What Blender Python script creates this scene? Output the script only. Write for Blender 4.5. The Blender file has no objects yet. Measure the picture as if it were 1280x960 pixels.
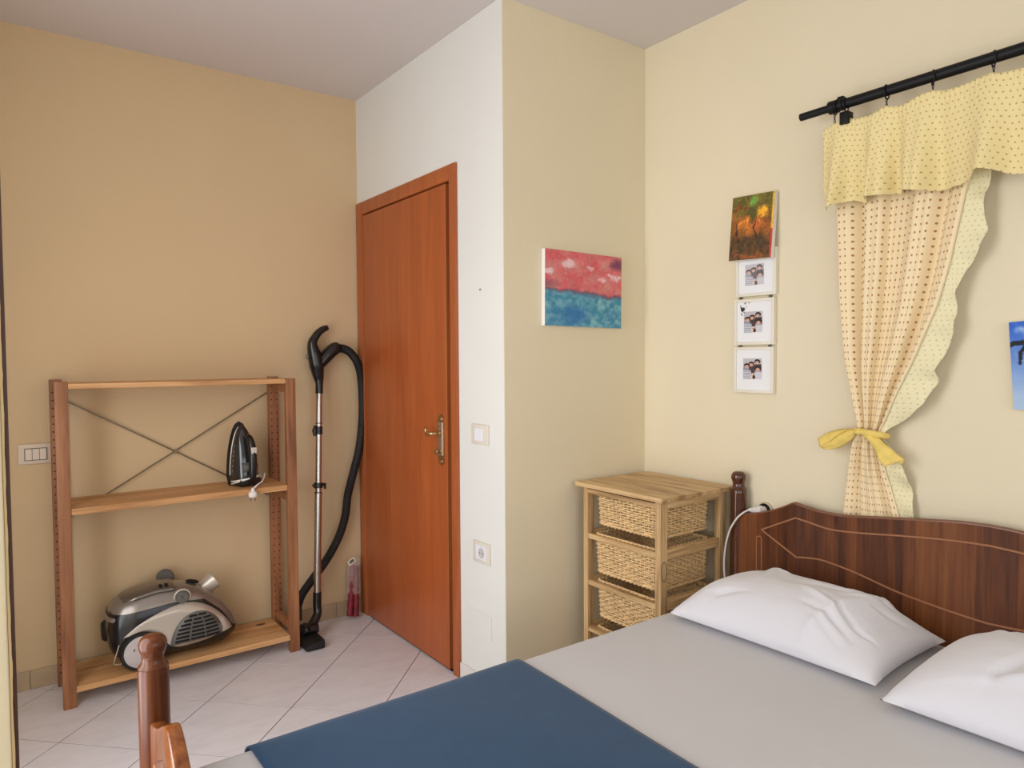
import bpy, bmesh, math, random
from mathutils import Vector, Matrix, noise
random.seed(4)
S = bpy.context.scene
COL = S.collection
PI = math.pi

# ---------------------------------------------------------------- camera
F, YAW, PITCH, ROLL = 877.91, 0.6355, -0.0374, -0.0060
CAM = Vector((-1.5551, -3.4669, 1.35))
_f = Vector((math.sin(YAW)*math.cos(PITCH), math.cos(YAW)*math.cos(PITCH), math.sin(PITCH)))
_r0 = Vector((math.cos(YAW), -math.sin(YAW), 0)); _u0 = _r0.cross(_f)
CR = math.cos(ROLL)*_r0 + math.sin(ROLL)*_u0
CU = -math.sin(ROLL)*_r0 + math.cos(ROLL)*_u0
cd = bpy.data.cameras.new('camera'); cam = bpy.data.objects.new('camera', cd); COL.objects.link(cam)
cd.sensor_width = 36; cd.lens = F*36/1280; cd.clip_start = 0.02
M = Matrix((CR, CU, -_f)).transposed().to_4x4(); M.translation = CAM
cam.matrix_world = M
S.camera = cam
# ---------------------------------------------------------------- world, light, exposure
S.view_settings.view_transform = 'Standard'; S.view_settings.look = 'None'
S.view_settings.gamma = 1; S.view_settings.exposure = 0.0
S.view_settings.use_curve_mapping = False
W = bpy.data.worlds.new('sky'); S.world = W; W.use_nodes = True
W.node_tree.nodes['Background'].inputs[0].default_value = (0.80, 0.90, 1.0, 1)
W.node_tree.nodes['Background'].inputs[1].default_value = 0.6
def area(name, loc, rot, sx, sy, power, col):
    d = bpy.data.lights.new(name, 'AREA'); d.shape = 'RECTANGLE'; d.size = sx; d.size_y = sy
    d.energy = power; d.color = col
    o = bpy.data.objects.new(name, d); COL.objects.link(o); o.location = loc; o.rotation_euler = rot
    return o
# daylight from the far left window; near and rear lamps are added fill
area('daylight_window', (-2.06, -1.75, 1.2), (0, -PI/2+0.10, 0), 2.1, 1.15, 40, (0.96, 0.96, 1.0))
area('fill_light_near', (-2.06, -3.95, 1.45), (0, -PI/2+0.12, 0), 1.5, 1.0, 18, (0.95, 0.97, 1.0))
area('fill_light_rear', (-0.6, -4.66, 1.45), (PI/2-0.05, 0, 0), 1.9, 1.5, 15, (0.98, 0.96, 1.0))

# ---------------------------------------------------------------- helpers
def at(px, py, ax, v):
    "point where the sight line through a photograph pixel meets the plane axis=v"
    d = _f + CR*(px-640)/F - CU*(py-480)/F
    t = (v-CAM[ax])/d[ax]
    return CAM + d*t
def lin(c): return tuple(((x/255)/12.92 if x/255 <= .04045 else (((x/255)+.055)/1.055)**2.4) for x in c)
def wloc(o):
    v = Vector((0, 0, 0))
    while o: v += o.location; o = o.parent
    return v
def setp(o, label=None, cat=None, group=None, kind=None):
    if label: o['label'] = label
    if cat: o['category'] = cat
    if group: o['group'] = group
    if kind: o['kind'] = kind
    return o
def thing(name, loc, label, cat, group=None):
    o = bpy.data.objects.new(name, None); COL.objects.link(o); o.location = loc
    o.empty_display_size = .05
    return setp(o, label, cat, group)
def mk(name, bm, m, parent=None, local=False, label=None, cat=None, group=None, kind=None, smooth=0, origin=None):
    if isinstance(bm, tuple):
        b = bmesh.new(); vs = [b.verts.new(v) for v in bm[0]]
        for f in bm[1]:
            try: b.faces.new([vs[i] for i in f])
            except ValueError: pass
        bm = b
    if not local:
        if parent is not None: sh = wloc(parent)
        else:
            if origin is None:
                xs = [v.co for v in bm.verts]
                origin = Vector(((min(v.x for v in xs)+max(v.x for v in xs))/2, (min(v.y for v in xs)+max(v.y for v in xs))/2, min(v.z for v in xs)))
            sh = Vector(origin)
        for v in bm.verts: v.co -= sh
    me = bpy.data.meshes.new(name); bm.to_mesh(me); bm.free()
    if smooth:
        for p in me.polygons: p.use_smooth = True
        me.set_sharp_from_angle(angle=math.radians(smooth))
    for mm in (m if isinstance(m, list) else [m]): me.materials.append(mm)
    o = bpy.data.objects.new(name, me); COL.objects.link(o)
    if parent is not None: o.parent = parent
    elif not local: o.location = sh
    return setp(o, label, cat, group, kind)
def NB(): return bmesh.new()
def box(bm, x0, x1, y0, y1, z0, z1, bev=0, mi=0, mat=None):
    x0, x1 = sorted((x0, x1)); y0, y1 = sorted((y0, y1)); z0, z1 = sorted((z0, z1))
    vs = [bm.verts.new((x, y, z)) for x in (x0, x1) for y in (y0, y1) for z in (z0, z1)]
    fs = [bm.faces.new([vs[i] for i in f]) for f in ((0,1,3,2),(4,6,7,5),(0,4,5,1),(2,3,7,6),(0,2,6,4),(1,5,7,3))]
    for f in fs: f.material_index = mi
    if bev:
        es = list({e for f in fs for e in f.edges})
        r = bmesh.ops.bevel(bm, geom=es, offset=bev, segments=2, profile=.6, affect='EDGES')
        for f in r['faces']: f.material_index = mi
        vs = list({v for f in r['faces'] for v in f.verts} | {v for v in vs if v.is_valid})
    if mat is not None: bmesh.ops.transform(bm, matrix=mat, verts=[v for v in vs if v.is_valid])
    return bm
def cr(pts, n):
    "Catmull-Rom through points"
    P = [Vector(p) for p in pts]; P = [2*P[0]-P[1]]+P+[2*P[-1]-P[-2]]; out = []
    for i in range(1, len(P)-2):
        for k in range(n):
            t = k/n; a, b, c, d = P[i-1:i+3]
            out.append(.5*((2*b)+(c-a)*t+(2*a-5*b+4*c-d)*t*t+(3*b-a-3*c+d)*t**3))
    out.append(P[-2]); return out
def tube(bm, pts, r, n=10, closed=False, caps=True, mi=0, flat=1.0, up=None):
    pts = [Vector(p) for p in pts]; N = len(pts); rings = []; nrm = None
    for i, p in enumerate(pts):
        if closed: t = pts[(i+1) % N]-pts[i-1]
        else: t = pts[min(i+1, N-1)]-pts[max(i-1, 0)]
        t.normalize()
        if nrm is None:
            nrm = Vector(up) if up else (Vector((0, 0, 1)) if abs(t.z) < .9 else Vector((1, 0, 0)))
        nrm = (nrm-t*nrm.dot(t)).normalized(); b = t.cross(nrm)
        rr = r[i] if isinstance(r, (list, tuple)) else r
        rings.append([bm.verts.new(p+nrm*math.cos(2*PI*k/n)*rr*flat+b*math.sin(2*PI*k/n)*rr) for k in range(n)])
    for i in range(N if closed else N-1):
        a, b = rings[i], rings[(i+1) % N]
        for k in range(n):
            f = bm.faces.new((a[k], a[(k+1) % n], b[(k+1) % n], b[k])); f.material_index = mi
    if caps and not closed:
        f = bm.faces.new(rings[0][::-1]); f.material_index = mi
        f = bm.faces.new(rings[-1]); f.material_index = mi
    return bm
def lathe(bm, c, prof, n=28, axis=2, mi=0):
    c = Vector(c); rings = []
    for r, z in prof:
        ring = []
        for k in range(n):
            a = 2*PI*k/n; q = [math.cos(a)*max(r, 1e-4), math.sin(a)*max(r, 1e-4)]
            q.insert(axis, z); ring.append(bm.verts.new(c+Vector(q)))
        rings.append(ring)
    for a, b in zip(rings, rings[1:]):
        for k in range(n):
            f = bm.faces.new((a[k], a[(k+1) % n], b[(k+1) % n], b[k])); f.material_index = mi
    bm.faces.new(rings[0][::-1]).material_index = mi; bm.faces.new(rings[-1]).material_index = mi
    bmesh.ops.recalc_face_normals(bm, faces=bm.faces[:])
    return bm
def prism(bm, poly, ax, a, b, mi=0):
    "polygon in the two axes other than ax, extruded from a to b"
    def pt(p, v):
        q = list(p); q.insert(ax, v); return q
    A = [bm.verts.new(pt(p, a)) for p in poly]; B = [bm.verts.new(pt(p, b)) for p in poly]; n = len(poly)
    fs = [bm.faces.new(A), bm.faces.new(B[::-1])]+[bm.faces.new((A[i], B[i], B[(i+1) % n], A[(i+1) % n])) for i in range(n)]
    for f in fs: f.material_index = mi
    bmesh.ops.recalc_face_normals(bm, faces=fs)
    return bm
def grid(bm, nu, nv, fn, mi=0, uvf=None):
    V = [[bm.verts.new(fn(i/nu, j/nv)) for j in range(nv+1)] for i in range(nu+1)]
    ul = bm.loops.layers.uv.verify() if uvf else None
    for i in range(nu):
        for j in range(nv):
            f = bm.faces.new((V[i][j], V[i+1][j], V[i+1][j+1], V[i][j+1])); f.material_index = mi
            if uvf:
                for l, (a, b) in zip(f.loops, ((i, j), (i+1, j), (i+1, j+1), (i, j+1))): l[ul].uv = uvf(a/nu, b/nv)
    return V
def interp(tab, x):
    if x <= tab[0][0]: return tab[0][1]
    for (a, b), (c, d) in zip(tab, tab[1:]):
        if x <= c:
            t = (x-a)/(c-a) if c > a else 0
            return b+(d-b)*t
    return tab[-1][1]
def sinterp(tab, x, w):
    return (interp(tab, x-w)+2*interp(tab, x)+interp(tab, x+w))/4
def solid(o, t, off=-1):
    m = o.modifiers.new('thick', 'SOLIDIFY'); m.thickness = t; m.offset = off; return o

# ---------------------------------------------------------------- materials
def newmat(name):
    m = bpy.data.materials.new(name); m.use_nodes = True
    nt = m.node_tree; return m, nt, nt.nodes['Principled BSDF']
def N(nt, t, **kw):
    n = nt.nodes.new(t)
    for k, v in kw.items(): setattr(n, k, v)
    return n
def coords(nt, scale=(1, 1, 1), rot=(0, 0, 0), kind='Object'):
    tc = N(nt, 'ShaderNodeTexCoord'); mp = N(nt, 'ShaderNodeMapping')
    mp.inputs['Scale'].default_value = scale; mp.inputs['Rotation'].default_value = rot
    nt.links.new(tc.outputs[kind], mp.inputs[0]); return mp.outputs[0]
def ramp(nt, fac, stops):
    r = N(nt, 'ShaderNodeValToRGB'); e = r.color_ramp.elements
    while len(e) > 1: e.remove(e[-1])
    e[0].position = stops[0][0]; e[0].color = (*stops[0][1], 1)
    for p, c in stops[1:]:
        q = e.new(p); q.color = (*c, 1)
    nt.links.new(fac, r.inputs[0]); return r.outputs[0]
def noisen(nt, co, sc, det=4, rough=.5, dist=0):
    n = N(nt, 'ShaderNodeTexNoise'); n.inputs['Scale'].default_value = sc; n.inputs['Detail'].default_value = det
    n.inputs['Roughness'].default_value = rough; n.inputs['Distortion'].default_value = dist
    nt.links.new(co, n.inputs['Vector']); return n.outputs['Fac']
def bumpn(nt, b, h, st, dist=.002):
    n = N(nt, 'ShaderNodeBump'); n.inputs['Strength'].default_value = st; n.inputs['Distance'].default_value = dist
    nt.links.new(h, n.inputs['Height']); nt.links.new(n.outputs[0], b.inputs['Normal'])
def mat(name, c, rough=.5, metal=0, coat=0, bump=0, bscale=80, bdist=.002, var=0, vscale=3, aniso=None, spec=.5, stretch=(1, 1, 1), sheen=0):
    m, nt, b = newmat(name); c = lin(c)
    b.inputs['Base Color'].default_value = (*c, 1); b.inputs['Roughness'].default_value = rough
    b.inputs['Metallic'].default_value = metal; b.inputs['Coat Weight'].default_value = coat
    b.inputs['Coat Roughness'].default_value = .08; b.inputs['Specular IOR Level'].default_value = spec
    b.inputs['Sheen Weight'].default_value = sheen
    co = coords(nt, stretch)
    f = noisen(nt, co, vscale, 4)
    v = max(var, .02)
    o = ramp(nt, f, [(.3, tuple(x*(1-v) for x in c)), (.7, tuple(min(1, x*(1+v)) for x in c))])
    nt.links.new(o, b.inputs['Base Color'])
    if bump: bumpn(nt, b, noisen(nt, co, bscale, 3), bump, bdist)
    return m
def wood(name, dark, mid, light, axis=2, sc=1.0, rough=.45, coat=0, bands=0, bump=.15, contrast=1.0, off=0):
    m, nt, b = newmat(name); d, mi, l = lin(dark), lin(mid), lin(light)
    st = [14, 14, 14]; st[axis] = 1.1
    co = coords(nt, [s*sc for s in st])
    n1 = noisen(nt, co, 1.6, 5, .6, .6)
    st2 = [90, 90, 90]; st2[axis] = 3
    co2 = coords(nt, [s*sc for s in st2]); n2 = noisen(nt, co2, 1.5, 4, .65)
    mx = N(nt, 'ShaderNodeMath', operation='MULTIPLY_ADD'); mx.inputs[1].default_value = .35; nt.links.new(n2, mx.inputs[0])
    ml = N(nt, 'ShaderNodeMath', operation='MULTIPLY'); ml.inputs[1].default_value = .65; nt.links.new(n1, ml.inputs[0]); nt.links.new(ml.outputs[0], mx.inputs[2])
    fac = mx.outputs[0]
    if bands:
        st3 = [1, 1, 1]; st3[axis] = 0.0
        co3 = coords(nt, st3); vn = N(nt, 'ShaderNodeTexVoronoi', voronoi_dimensions='3D'); vn.inputs['Scale'].default_value = bands
        nt.links.new(co3, vn.inputs['Vector'])
        sp = N(nt, 'ShaderNodeSeparateColor'); nt.links.new(vn.outputs['Color'], sp.inputs[0])
        k = N(nt, 'ShaderNodeMath', operation='MULTIPLY_ADD'); k.inputs[1].default_value = .22; nt.links.new(sp.outputs[0], k.inputs[0])
        k2 = N(nt, 'ShaderNodeMath', operation='SUBTRACT'); k2.inputs[1].default_value = .11; nt.links.new(fac, k2.inputs[0]); nt.links.new(k2.outputs[0], k.inputs[2])
        fac = k.outputs[0]
    w = .16/contrast
    o = ramp(nt, fac, [(.5-w, d), (.5, mi), (.5+w, l)])
    nt.links.new(o, b.inputs['Base Color'])
    b.inputs['Roughness'].default_value = rough; b.inputs['Coat Weight'].default_value = coat; b.inputs['Coat Roughness'].default_value = .1
    if bump: bumpn(nt, b, fac, bump, .001)
    return m
def attrmat(name, rough=.7, bump=.2):
    m, nt, b = newmat(name); a = N(nt, 'ShaderNodeAttribute', attribute_name='paint')
    nt.links.new(a.outputs['Color'], b.inputs['Base Color']); b.inputs['Roughness'].default_value = rough
    bumpn(nt, b, noisen(nt, coords(nt), 160, 4), bump, .001); return m
def dots(name, base, dot, pitch, r, stagger=False, warp=0, base2=None, rough=.85, trans=.0):
    m, nt, b = newmat(name)
    tc = N(nt, 'ShaderNodeTexCoord'); sep = N(nt, 'ShaderNodeSeparateXYZ')
    src = tc.outputs['UV']
    if warp:
        nz = N(nt, 'ShaderNodeTexNoise'); nz.inputs['Scale'].default_value = 40; nt.links.new(src, nz.inputs['Vector'])
        va = N(nt, 'ShaderNodeVectorMath', operation='MULTIPLY_ADD'); va.inputs[1].default_value = (warp, warp, 0)
        nt.links.new(nz.outputs['Color'], va.inputs[0]); nt.links.new(src, va.inputs[2]); src = va.outputs[0]
    nt.links.new(src, sep.inputs[0])
    def mth(op, a, v2=None, v3=None):
        n = N(nt, 'ShaderNodeMath', operation=op)
        for i, q in enumerate((a, v2, v3)):
            if q is None: continue
            if isinstance(q, (int, float)): n.inputs[i].default_value = q
            else: nt.links.new(q, n.inputs[i])
        return n.outputs[0]
    v = mth('DIVIDE', sep.outputs[1], pitch); u = mth('DIVIDE', sep.outputs[0], pitch)
    if stagger:
        row = mth('FLOOR', v); half = mth('MULTIPLY', mth('MODULO', row, 2.0), .5); u = mth('ADD', u, half)
    fu = mth('SUBTRACT', mth('FRACT', u), .5); fv = mth('SUBTRACT', mth('FRACT', v), .5)
    d = mth('SQRT', mth('ADD', mth('MULTIPLY', fu, fu), mth('MULTIPLY', fv, fv)))
    o = ramp(nt, d, [(0, lin(dot)), (r*.85, lin(dot)), (r*1.15, lin(base))])
    nt.links.new(o, b.inputs['Base Color']); b.inputs['Roughness'].default_value = rough
    co = coords(nt); bumpn(nt, b, noisen(nt, co, 60, 4), .25, .004)
    b.inputs['Sheen Weight'].default_value = .2
    return m

WALL = (229, 217, 187)
def plaster(name, c, st=.35):
    m, nt, b = newmat(name); c = lin(c); co = coords(nt)
    n = noisen(nt, co, 1.4, 3)
    o = ramp(nt, n, [(.3, tuple(x*.97 for x in c)), (.7, tuple(min(1, x*1.02) for x in c))])
    nt.links.new(o, b.inputs['Base Color']); b.inputs['Roughness'].default_value = .75
    b.inputs['Specular IOR Level'].default_value = .3
    a = noisen(nt, co, 22, 3); c2 = noisen(nt, co, 150, 3)
    ad = N(nt, 'ShaderNodeMath', operation='MULTIPLY_ADD'); ad.inputs[1].default_value = .35
    nt.links.new(c2, ad.inputs[0]); nt.links.new(a, ad.inputs[2]); bumpn(nt, b, ad.outputs[0], st, .003)
    return m
M_wall = plaster('yellow_wall_paint', WALL)
M_wallback = plaster('back_wall_paint_dimmed', (209, 183, 144))  # wall paint darkened and warmed to imitate the dim bounced light there
M_wallentry = plaster('entry_wall_paint', (226, 226, 220))
M_ceil = plaster('ceiling_paint', (210, 202, 198), .2)
M_grout = mat('grout', (58, 46, 42), .9)
def tilemat():
    m, nt, b = newmat('floor_tile'); co = coords(nt, (1, 1, 1), (0, 0, .2), 'Object')
    mp = coords(nt, (4, 11, 1), (0, 0, .35))
    n = noisen(nt, mp, 1.6, 5, .6, .5)
    oi = N(nt, 'ShaderNodeObjectInfo')
    o = ramp(nt, n, [(.28, lin((216, 212, 215))), (.5, lin((225, 222, 226))), (.74, lin((230, 228, 232)))])
    nt.links.new(o, b.inputs['Base Color']); b.inputs['Roughness'].default_value = .32
    b.inputs['Coat Weight'].default_value = .15; b.inputs['Coat Roughness'].default_value = .2
    bumpn(nt, b, n, .05, .001); return m
M_tile = tilemat()
M_base = mat('skirting_tile', (182, 159, 128), .45, var=.08, vscale=12)
M_basew = mat('skirting_tile_pale', (226, 220, 214), .4, var=.05, vscale=12)
M_door = wood('door_veneer', (140, 68, 28), (168, 85, 38), (186, 102, 50), 2, .7, .42, .15, contrast=.55, bump=.05)
M_doorf = wood('door_frame_veneer', (140, 70, 32), (166, 88, 44), (184, 104, 56), 2, 1.0, .42, .15, contrast=.55, bump=.05)
M_black = mat('dark_recess', (18, 12, 9), .9)
M_walnut = wood('walnut_veneer', (58, 29, 11), (97, 51, 22), (126, 76, 38), 2, 1.0, .55, .0, bands=9, bump=.05, contrast=.75)
M_walnut.node_tree.nodes['Principled BSDF'].inputs['Specular IOR Level'].default_value = .25
M_inlay = mat('routed_line', (160, 108, 72), .5)
M_gloss = wood('turned_gloss_wood', (58, 27, 10), (88, 44, 19), (114, 64, 30), 2, 1.3, .24, .0, bump=.03, contrast=.7)
M_glossh = wood('turned_dark_wood', (54, 26, 14), (82, 44, 26), (106, 62, 38), 2, 1.3, .16, .3, bump=.03, contrast=.7)
M_gloss.node_tree.nodes['Principled BSDF'].inputs['Specular IOR Level'].default_value = .4
M_foot = wood('footboard_wood', (94, 48, 18), (132, 74, 32), (158, 98, 48), 2, 1.0, .16, .4, bump=.03)
M_pine = wood('pine_shelf_wood', (156, 108, 62), (200, 150, 98), (222, 178, 126), 0, .8, .5, .05)
M_pinep = wood('stained_pine_post', (106, 64, 38), (148, 96, 60), (172, 120, 80), 2, .9, .55, .0)
M_rustic = wood('rustic_pine', (172, 136, 90), (220, 184, 132), (236, 206, 158), 0, .9, .55, .1, contrast=1.5)
M_rusticz = wood('rustic_pine_upright', (150, 116, 74), (194, 158, 110), (216, 184, 134), 2, .9, .55, .1, contrast=1.5)
M_rusticy = wood('rustic_pine_rail', (150, 116, 74), (194, 158, 110), (216, 184, 134), 1, .9, .55, .1, contrast=1.5)
M_wick = mat('wicker', (224, 190, 138), .6, var=.22, vscale=60, coat=.1)
M_sheet = mat('grey_sheet', (196, 194, 195), .85, bump=.25, bscale=14, bdist=.006, sheen=.2)
M_blue = mat('blue_throw', (24, 64, 98), .9, bump=.3, bscale=240, bdist=.001, sheen=.15, var=.06, vscale=20)
M_white = mat('white_cotton', (220, 219, 224), .85, bump=.25, bscale=16, bdist=.006, sheen=.2)
M_plastic = mat('black_plastic', (16, 17, 19), .28, coat=.2)
M_matte = mat('matte_black_plastic', (20, 20, 21), .55)
M_grey = mat('grey_plastic', (98, 96, 90), .45)
M_silver = mat('silver_lacquer', (150, 142, 134), .3, metal=.6, coat=.4)
M_silverl = mat('pale_silver_lacquer', (196, 186, 172), .32, metal=.35, coat=.4)
M_lid = mat('grey_lacquer', (120, 112, 102), .28, metal=.6, coat=.5)
M_hub = mat('wheel_hub', (188, 180, 176), .45, var=.06, vscale=20)
M_steel = mat('steel_tube', (190, 185, 180), .22, metal=1)
M_brass = mat('aged_brass', (190, 160, 116), .25, metal=.9)
M_pew = mat('pewter_plate', (215, 208, 196), .25, metal=.9)
M_pw = mat('white_switch_plastic', (222, 214, 200), .35)
M_pw2 = mat('white_rocker_plastic', (232, 232, 238), .3)
M_pwb = mat('beige_switch_plastic', (214, 196, 174), .4)
M_iron = mat('black_iron_rod', (9, 9, 11), .5, spec=.3)
M_frame = mat('white_photo_frame', (230, 224, 206), .4)
M_mount = mat('white_mount_board', (236, 236, 236), .8)
M_canvas = mat('bare_canvas', (232, 226, 218), .85)
M_paint = attrmat('painted_canvas')
M_print = attrmat('photo_print', .35, .02)
M_cord = mat('white_cord', (224, 218, 212), .5)
M_ribbon = mat('yellow_ribbon', (232, 204, 110), .8, bump=.3, bscale=50, bdist=.004, var=.08, vscale=30)
M_curt = dots('dotted_curtain_cloth', (240, 219, 176), (170, 116, 80), .0225, .155)
M_val = dots('small_dot_valance_cloth', (235, 217, 158), (194, 160, 96), .0185, .15, True, .010)
M_ruf = dots('pale_ruffle_cloth', (234, 224, 182), (208, 192, 140), .0185, .15, True, .010)
M_wire = mat('zinc_wire', (130, 118, 96), .45, metal=.7)

# ---------------------------------------------------------------- setting
H = 2.691; YC = -1.309; XE = 0.769; XL = -1.95; YF = -4.62
def struct(name, bm, m, **k): return mk(name, bm, m, kind='structure', **k)
b = NB(); box(b, XL-.1, 0.0, 0, .12, 0, H); struct('wall_back', b, M_wallback)
b = NB()
box(b, 0, .12, -.008, .12, 0, H); box(b, 0, .12, YC+.0015, -.988, 0, H); box(b, 0, .12, -.988, -.008, 2.154, H)
struct('wall_entry', b, M_wallentry)
b = NB(); box(b, .0015, XE, YC, YC+.12, 0, H); struct('wall_alcove', b, M_wall)
b = NB(); box(b, XE, XE+.12, YF, YC+.12, 0, H); struct('wall_right', b, M_wall)
b = NB()
box(b, XL-.1, XL, -1.14, 0, 0, H); box(b, XL-.1, XL, -3.35, -2.36, 0, H); box(b, XL-.1, XL, YF, -4.5, 0, H)
box(b, XL-.1, XL, -2.36, -1.14, 2.28, H); box(b, XL-.1, XL, -2.36, -1.14, 0, .08)
box(b, XL-.1, XL, -4.5, -3.35, 2.28, H); box(b, XL-.1, XL, -4.5, -3.35, 0, .6)
struct('wall_left', b, M_wall)
b = NB()
box(b, XL-.1, -1.6, YF-.1, YF, 0, H); box(b, .4, XE, YF-.1, YF, 0, H); box(b, -1.6, .4, YF-.1, YF, 2.25, H); box(b, -1.6, .4, YF-.1, YF, 0, .6)
struct('wall_front', b, M_wall)
b = NB(); box(b, XL-.1, XE+.12, YF-.1, .12, H, H+.1); struct('ceiling', b, M_ceil)
def window(n, ax, p, a0, a1, z0, z1):
    b = NB(); t = .05
    def bx(u0, u1, w0, w1):
        if ax == 0: box(b, p-.05, p-.005, u0, u1, w0, w1, .004)
        else: box(b, u0, u1, p-.05, p-.005, w0, w1, .004)
    bx(a0, a0+t, z0, z1); bx(a1-t, a1, z0, z1); bx(a0+t, a1-t, z0, z0+t); bx(a0+t, a1-t, z1-t, z1)
    m = (a0+a1)/2; bx(m-.035, m+.035, z0+t, z1-t)
    struct('window_%d' % n, b, M_pw)
window(1, 0, XL-.02, -2.36, -1.14, .08, 2.28); window(2, 0, XL-.02, -4.5, -3.35, .6, 2.28); window(3, 1, YF-.02, -1.6, .4, .6, 2.25)  # second and third windows are invented, unseen frames for the fill lamps
# pier of the left wall beside the camera, its edge finished with a thin brown strip
pe = at(12.2, 850, 1, -2.55).x
b = NB(); box(b, XL, pe, -2.55, -2.43, 0, H, .002); pier = struct('wall_pier', b, plaster('pier_paint', (242, 228, 194), .8))
b = NB()
def pedge(u, v):
    z = v*H; e = .0008*noise.noise(Vector((0, 0, z*22)))+.0006*noise.noise(Vector((3, 0, z*70)))
    return Vector(((pe, pe+.0024+e, pe+.0024+e, pe)[int(round(u*3))], (-2.5525, -2.5525, -2.44, -2.44)[int(round(u*3))], z))
grid(b, 3, 260, pedge)
mk('plaster_edge', b, mat('rough_plaster_edge', (206, 178, 130), .9, bump=.6, bscale=90), pier)
b = NB(); box(b, pe+.001, pe+.0062, -2.546, -2.445, 0, H, .0008); mk('edge_strip', b, mat('brown_edge_strip', (72, 42, 26), .5), pier)

# floor: grout bed and separate tiles laid at 45 degrees
b = NB(); box(b, XL-.1, XE+.12, YF-.1, .12, -.06, -.0012); floor = struct('floor', b, M_grout, origin=(0, 0, 0))
side = .4970/math.sqrt(2); g = .0016
def clip(poly, x0, x1, y0, y1):
    for ax, v, sg in ((0, x0, 1), (0, x1, -1), (1, y0, 1), (1, y1, -1)):
        out = []
        for i, p in enumerate(poly):
            q = poly[(i+1) % len(poly)]; dp = sg*(p[ax]-v); dq = sg*(q[ax]-v)
            if dp >= 0: out.append(p)
            if dp*dq < 0:
                t = dp/(dp-dq); out.append((p[0]+(q[0]-p[0])*t, p[1]+(q[1]-p[1])*t))
        poly = out
        if len(poly) < 3: return []
    return poly
full = None
for i in range(-16, 8):
    for j in range(-12, 14):
        u = -.466+.4970*(i+.5); v = .140+.4970*(j+.5)      # u = x+y, v = x-y
        cx, cy = (u+v)/2, (u-v)/2; h = side/math.sqrt(2)-g*1.4
        poly = [(cx+h, cy), (cx, cy+h), (cx-h, cy), (cx, cy-h)]
        if cx > .1 and cy > YC+.1: continue
        x1 = XE if cy-h < YC else 0.0
        if cx > -h and cy+h > YC and cy-h > YC: x1 = .0
        p2 = clip(poly, XL, x1, YF, 0)
        if len(p2) < 3: continue
        area2 = abs(sum(p2[k][0]*p2[(k+1) % len(p2)][1]-p2[(k+1) % len(p2)][0]*p2[k][1] for k in range(len(p2))))/2
        if area2 < 2e-4: continue
        isfull = len(p2) == 4 and abs(area2-2*h*h) < 1e-6
        if isfull and full:
            o = bpy.data.objects.new('tile', full); COL.objects.link(o); o.parent = floor; o.location = (cx, cy, 0); continue
        b = NB(); prism(b, [(x-cx, y-cy) for x, y in p2], 2, -.006, 0)
        es = [e for e in b.edges if all(abs(v.co.z) < 1e-6 for v in e.verts)]
        bmesh.ops.bevel(b, geom=es, offset=.0004, segments=1, affect='EDGES')
        o = mk('tile', b, M_tile, floor, local=True); o.location = (cx, cy, 0)
        if isfull: full = o.data
# skirting tiles
def skirt(name, ax, fixed, a0, a1, m, h=.074, first=None, L=.33, th=.009):
    e = bpy.data.objects.new(name, None); COL.objects.link(e); e['kind'] = 'structure'
    e.location = (fixed, a0, 0) if ax == 0 else (a0, fixed, 0)
    cuts = [a0]; x = first if first is not None else a0+L
    while x < a1-.02: cuts.append(x); x += L
    cuts.append(a1)
    for p, q in zip(cuts, cuts[1:]):
        b = NB()
        if ax == 1: box(b, p+.0008, q-.0008, fixed-th, fixed, 0, h, .002)
        else: box(b, fixed-th, fixed, p+.0008, q-.0008, 0, h, .002)
        mk('tile', b, m, e)
    return e
skirt('baseboard_back', 1, 0, XL, 0, M_base, .078, first=-.149-.33*5)
skirt('baseboard_entry', 0, 0, YC-.009, -.989, M_basew, .07)
skirt('baseboard_alcove', 1, YC, 0, XE, M_basew, .07)
skirt('baseboard_right', 0, XE, YF, YC-.009, M_base, .07)

# ---------------------------------------------------------------- door
d1 = bpy.data.objects.new('door_1', None); COL.objects.link(d1); d1.location = (0, -.498, 0); d1['kind'] = 'structure'
b = NB()
box(b, -.012, .11, -.083, -.009, 0, 2.154, .003); box(b, -.012, .11, -.987, -.938, 0, 2.154, .003)
box(b, -.012, .11, -.938, -.083, 2.09, 2.154, .003)
mk('door_frame', b, M_doorf, d1, smooth=30)
b = NB(); box(b, .06, .10, -.940, -.08, 0, 2.095); mk('dark_gap_backing', b, M_black, d1)  # black slab paints the darkness in the gap around the leaf
b = NB(); box(b, -.010, .032, -.908, -.086, .010, 2.082, .0025); leaf = mk('door_leaf', b, M_door, d1, smooth=30)
b = NB(); box(b, -.0115, -.0095, -.9095, -.907, .01, 2.08); mk('edge_band', b, mat('pale_edge_band', (176, 120, 72), .4), leaf)
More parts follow.
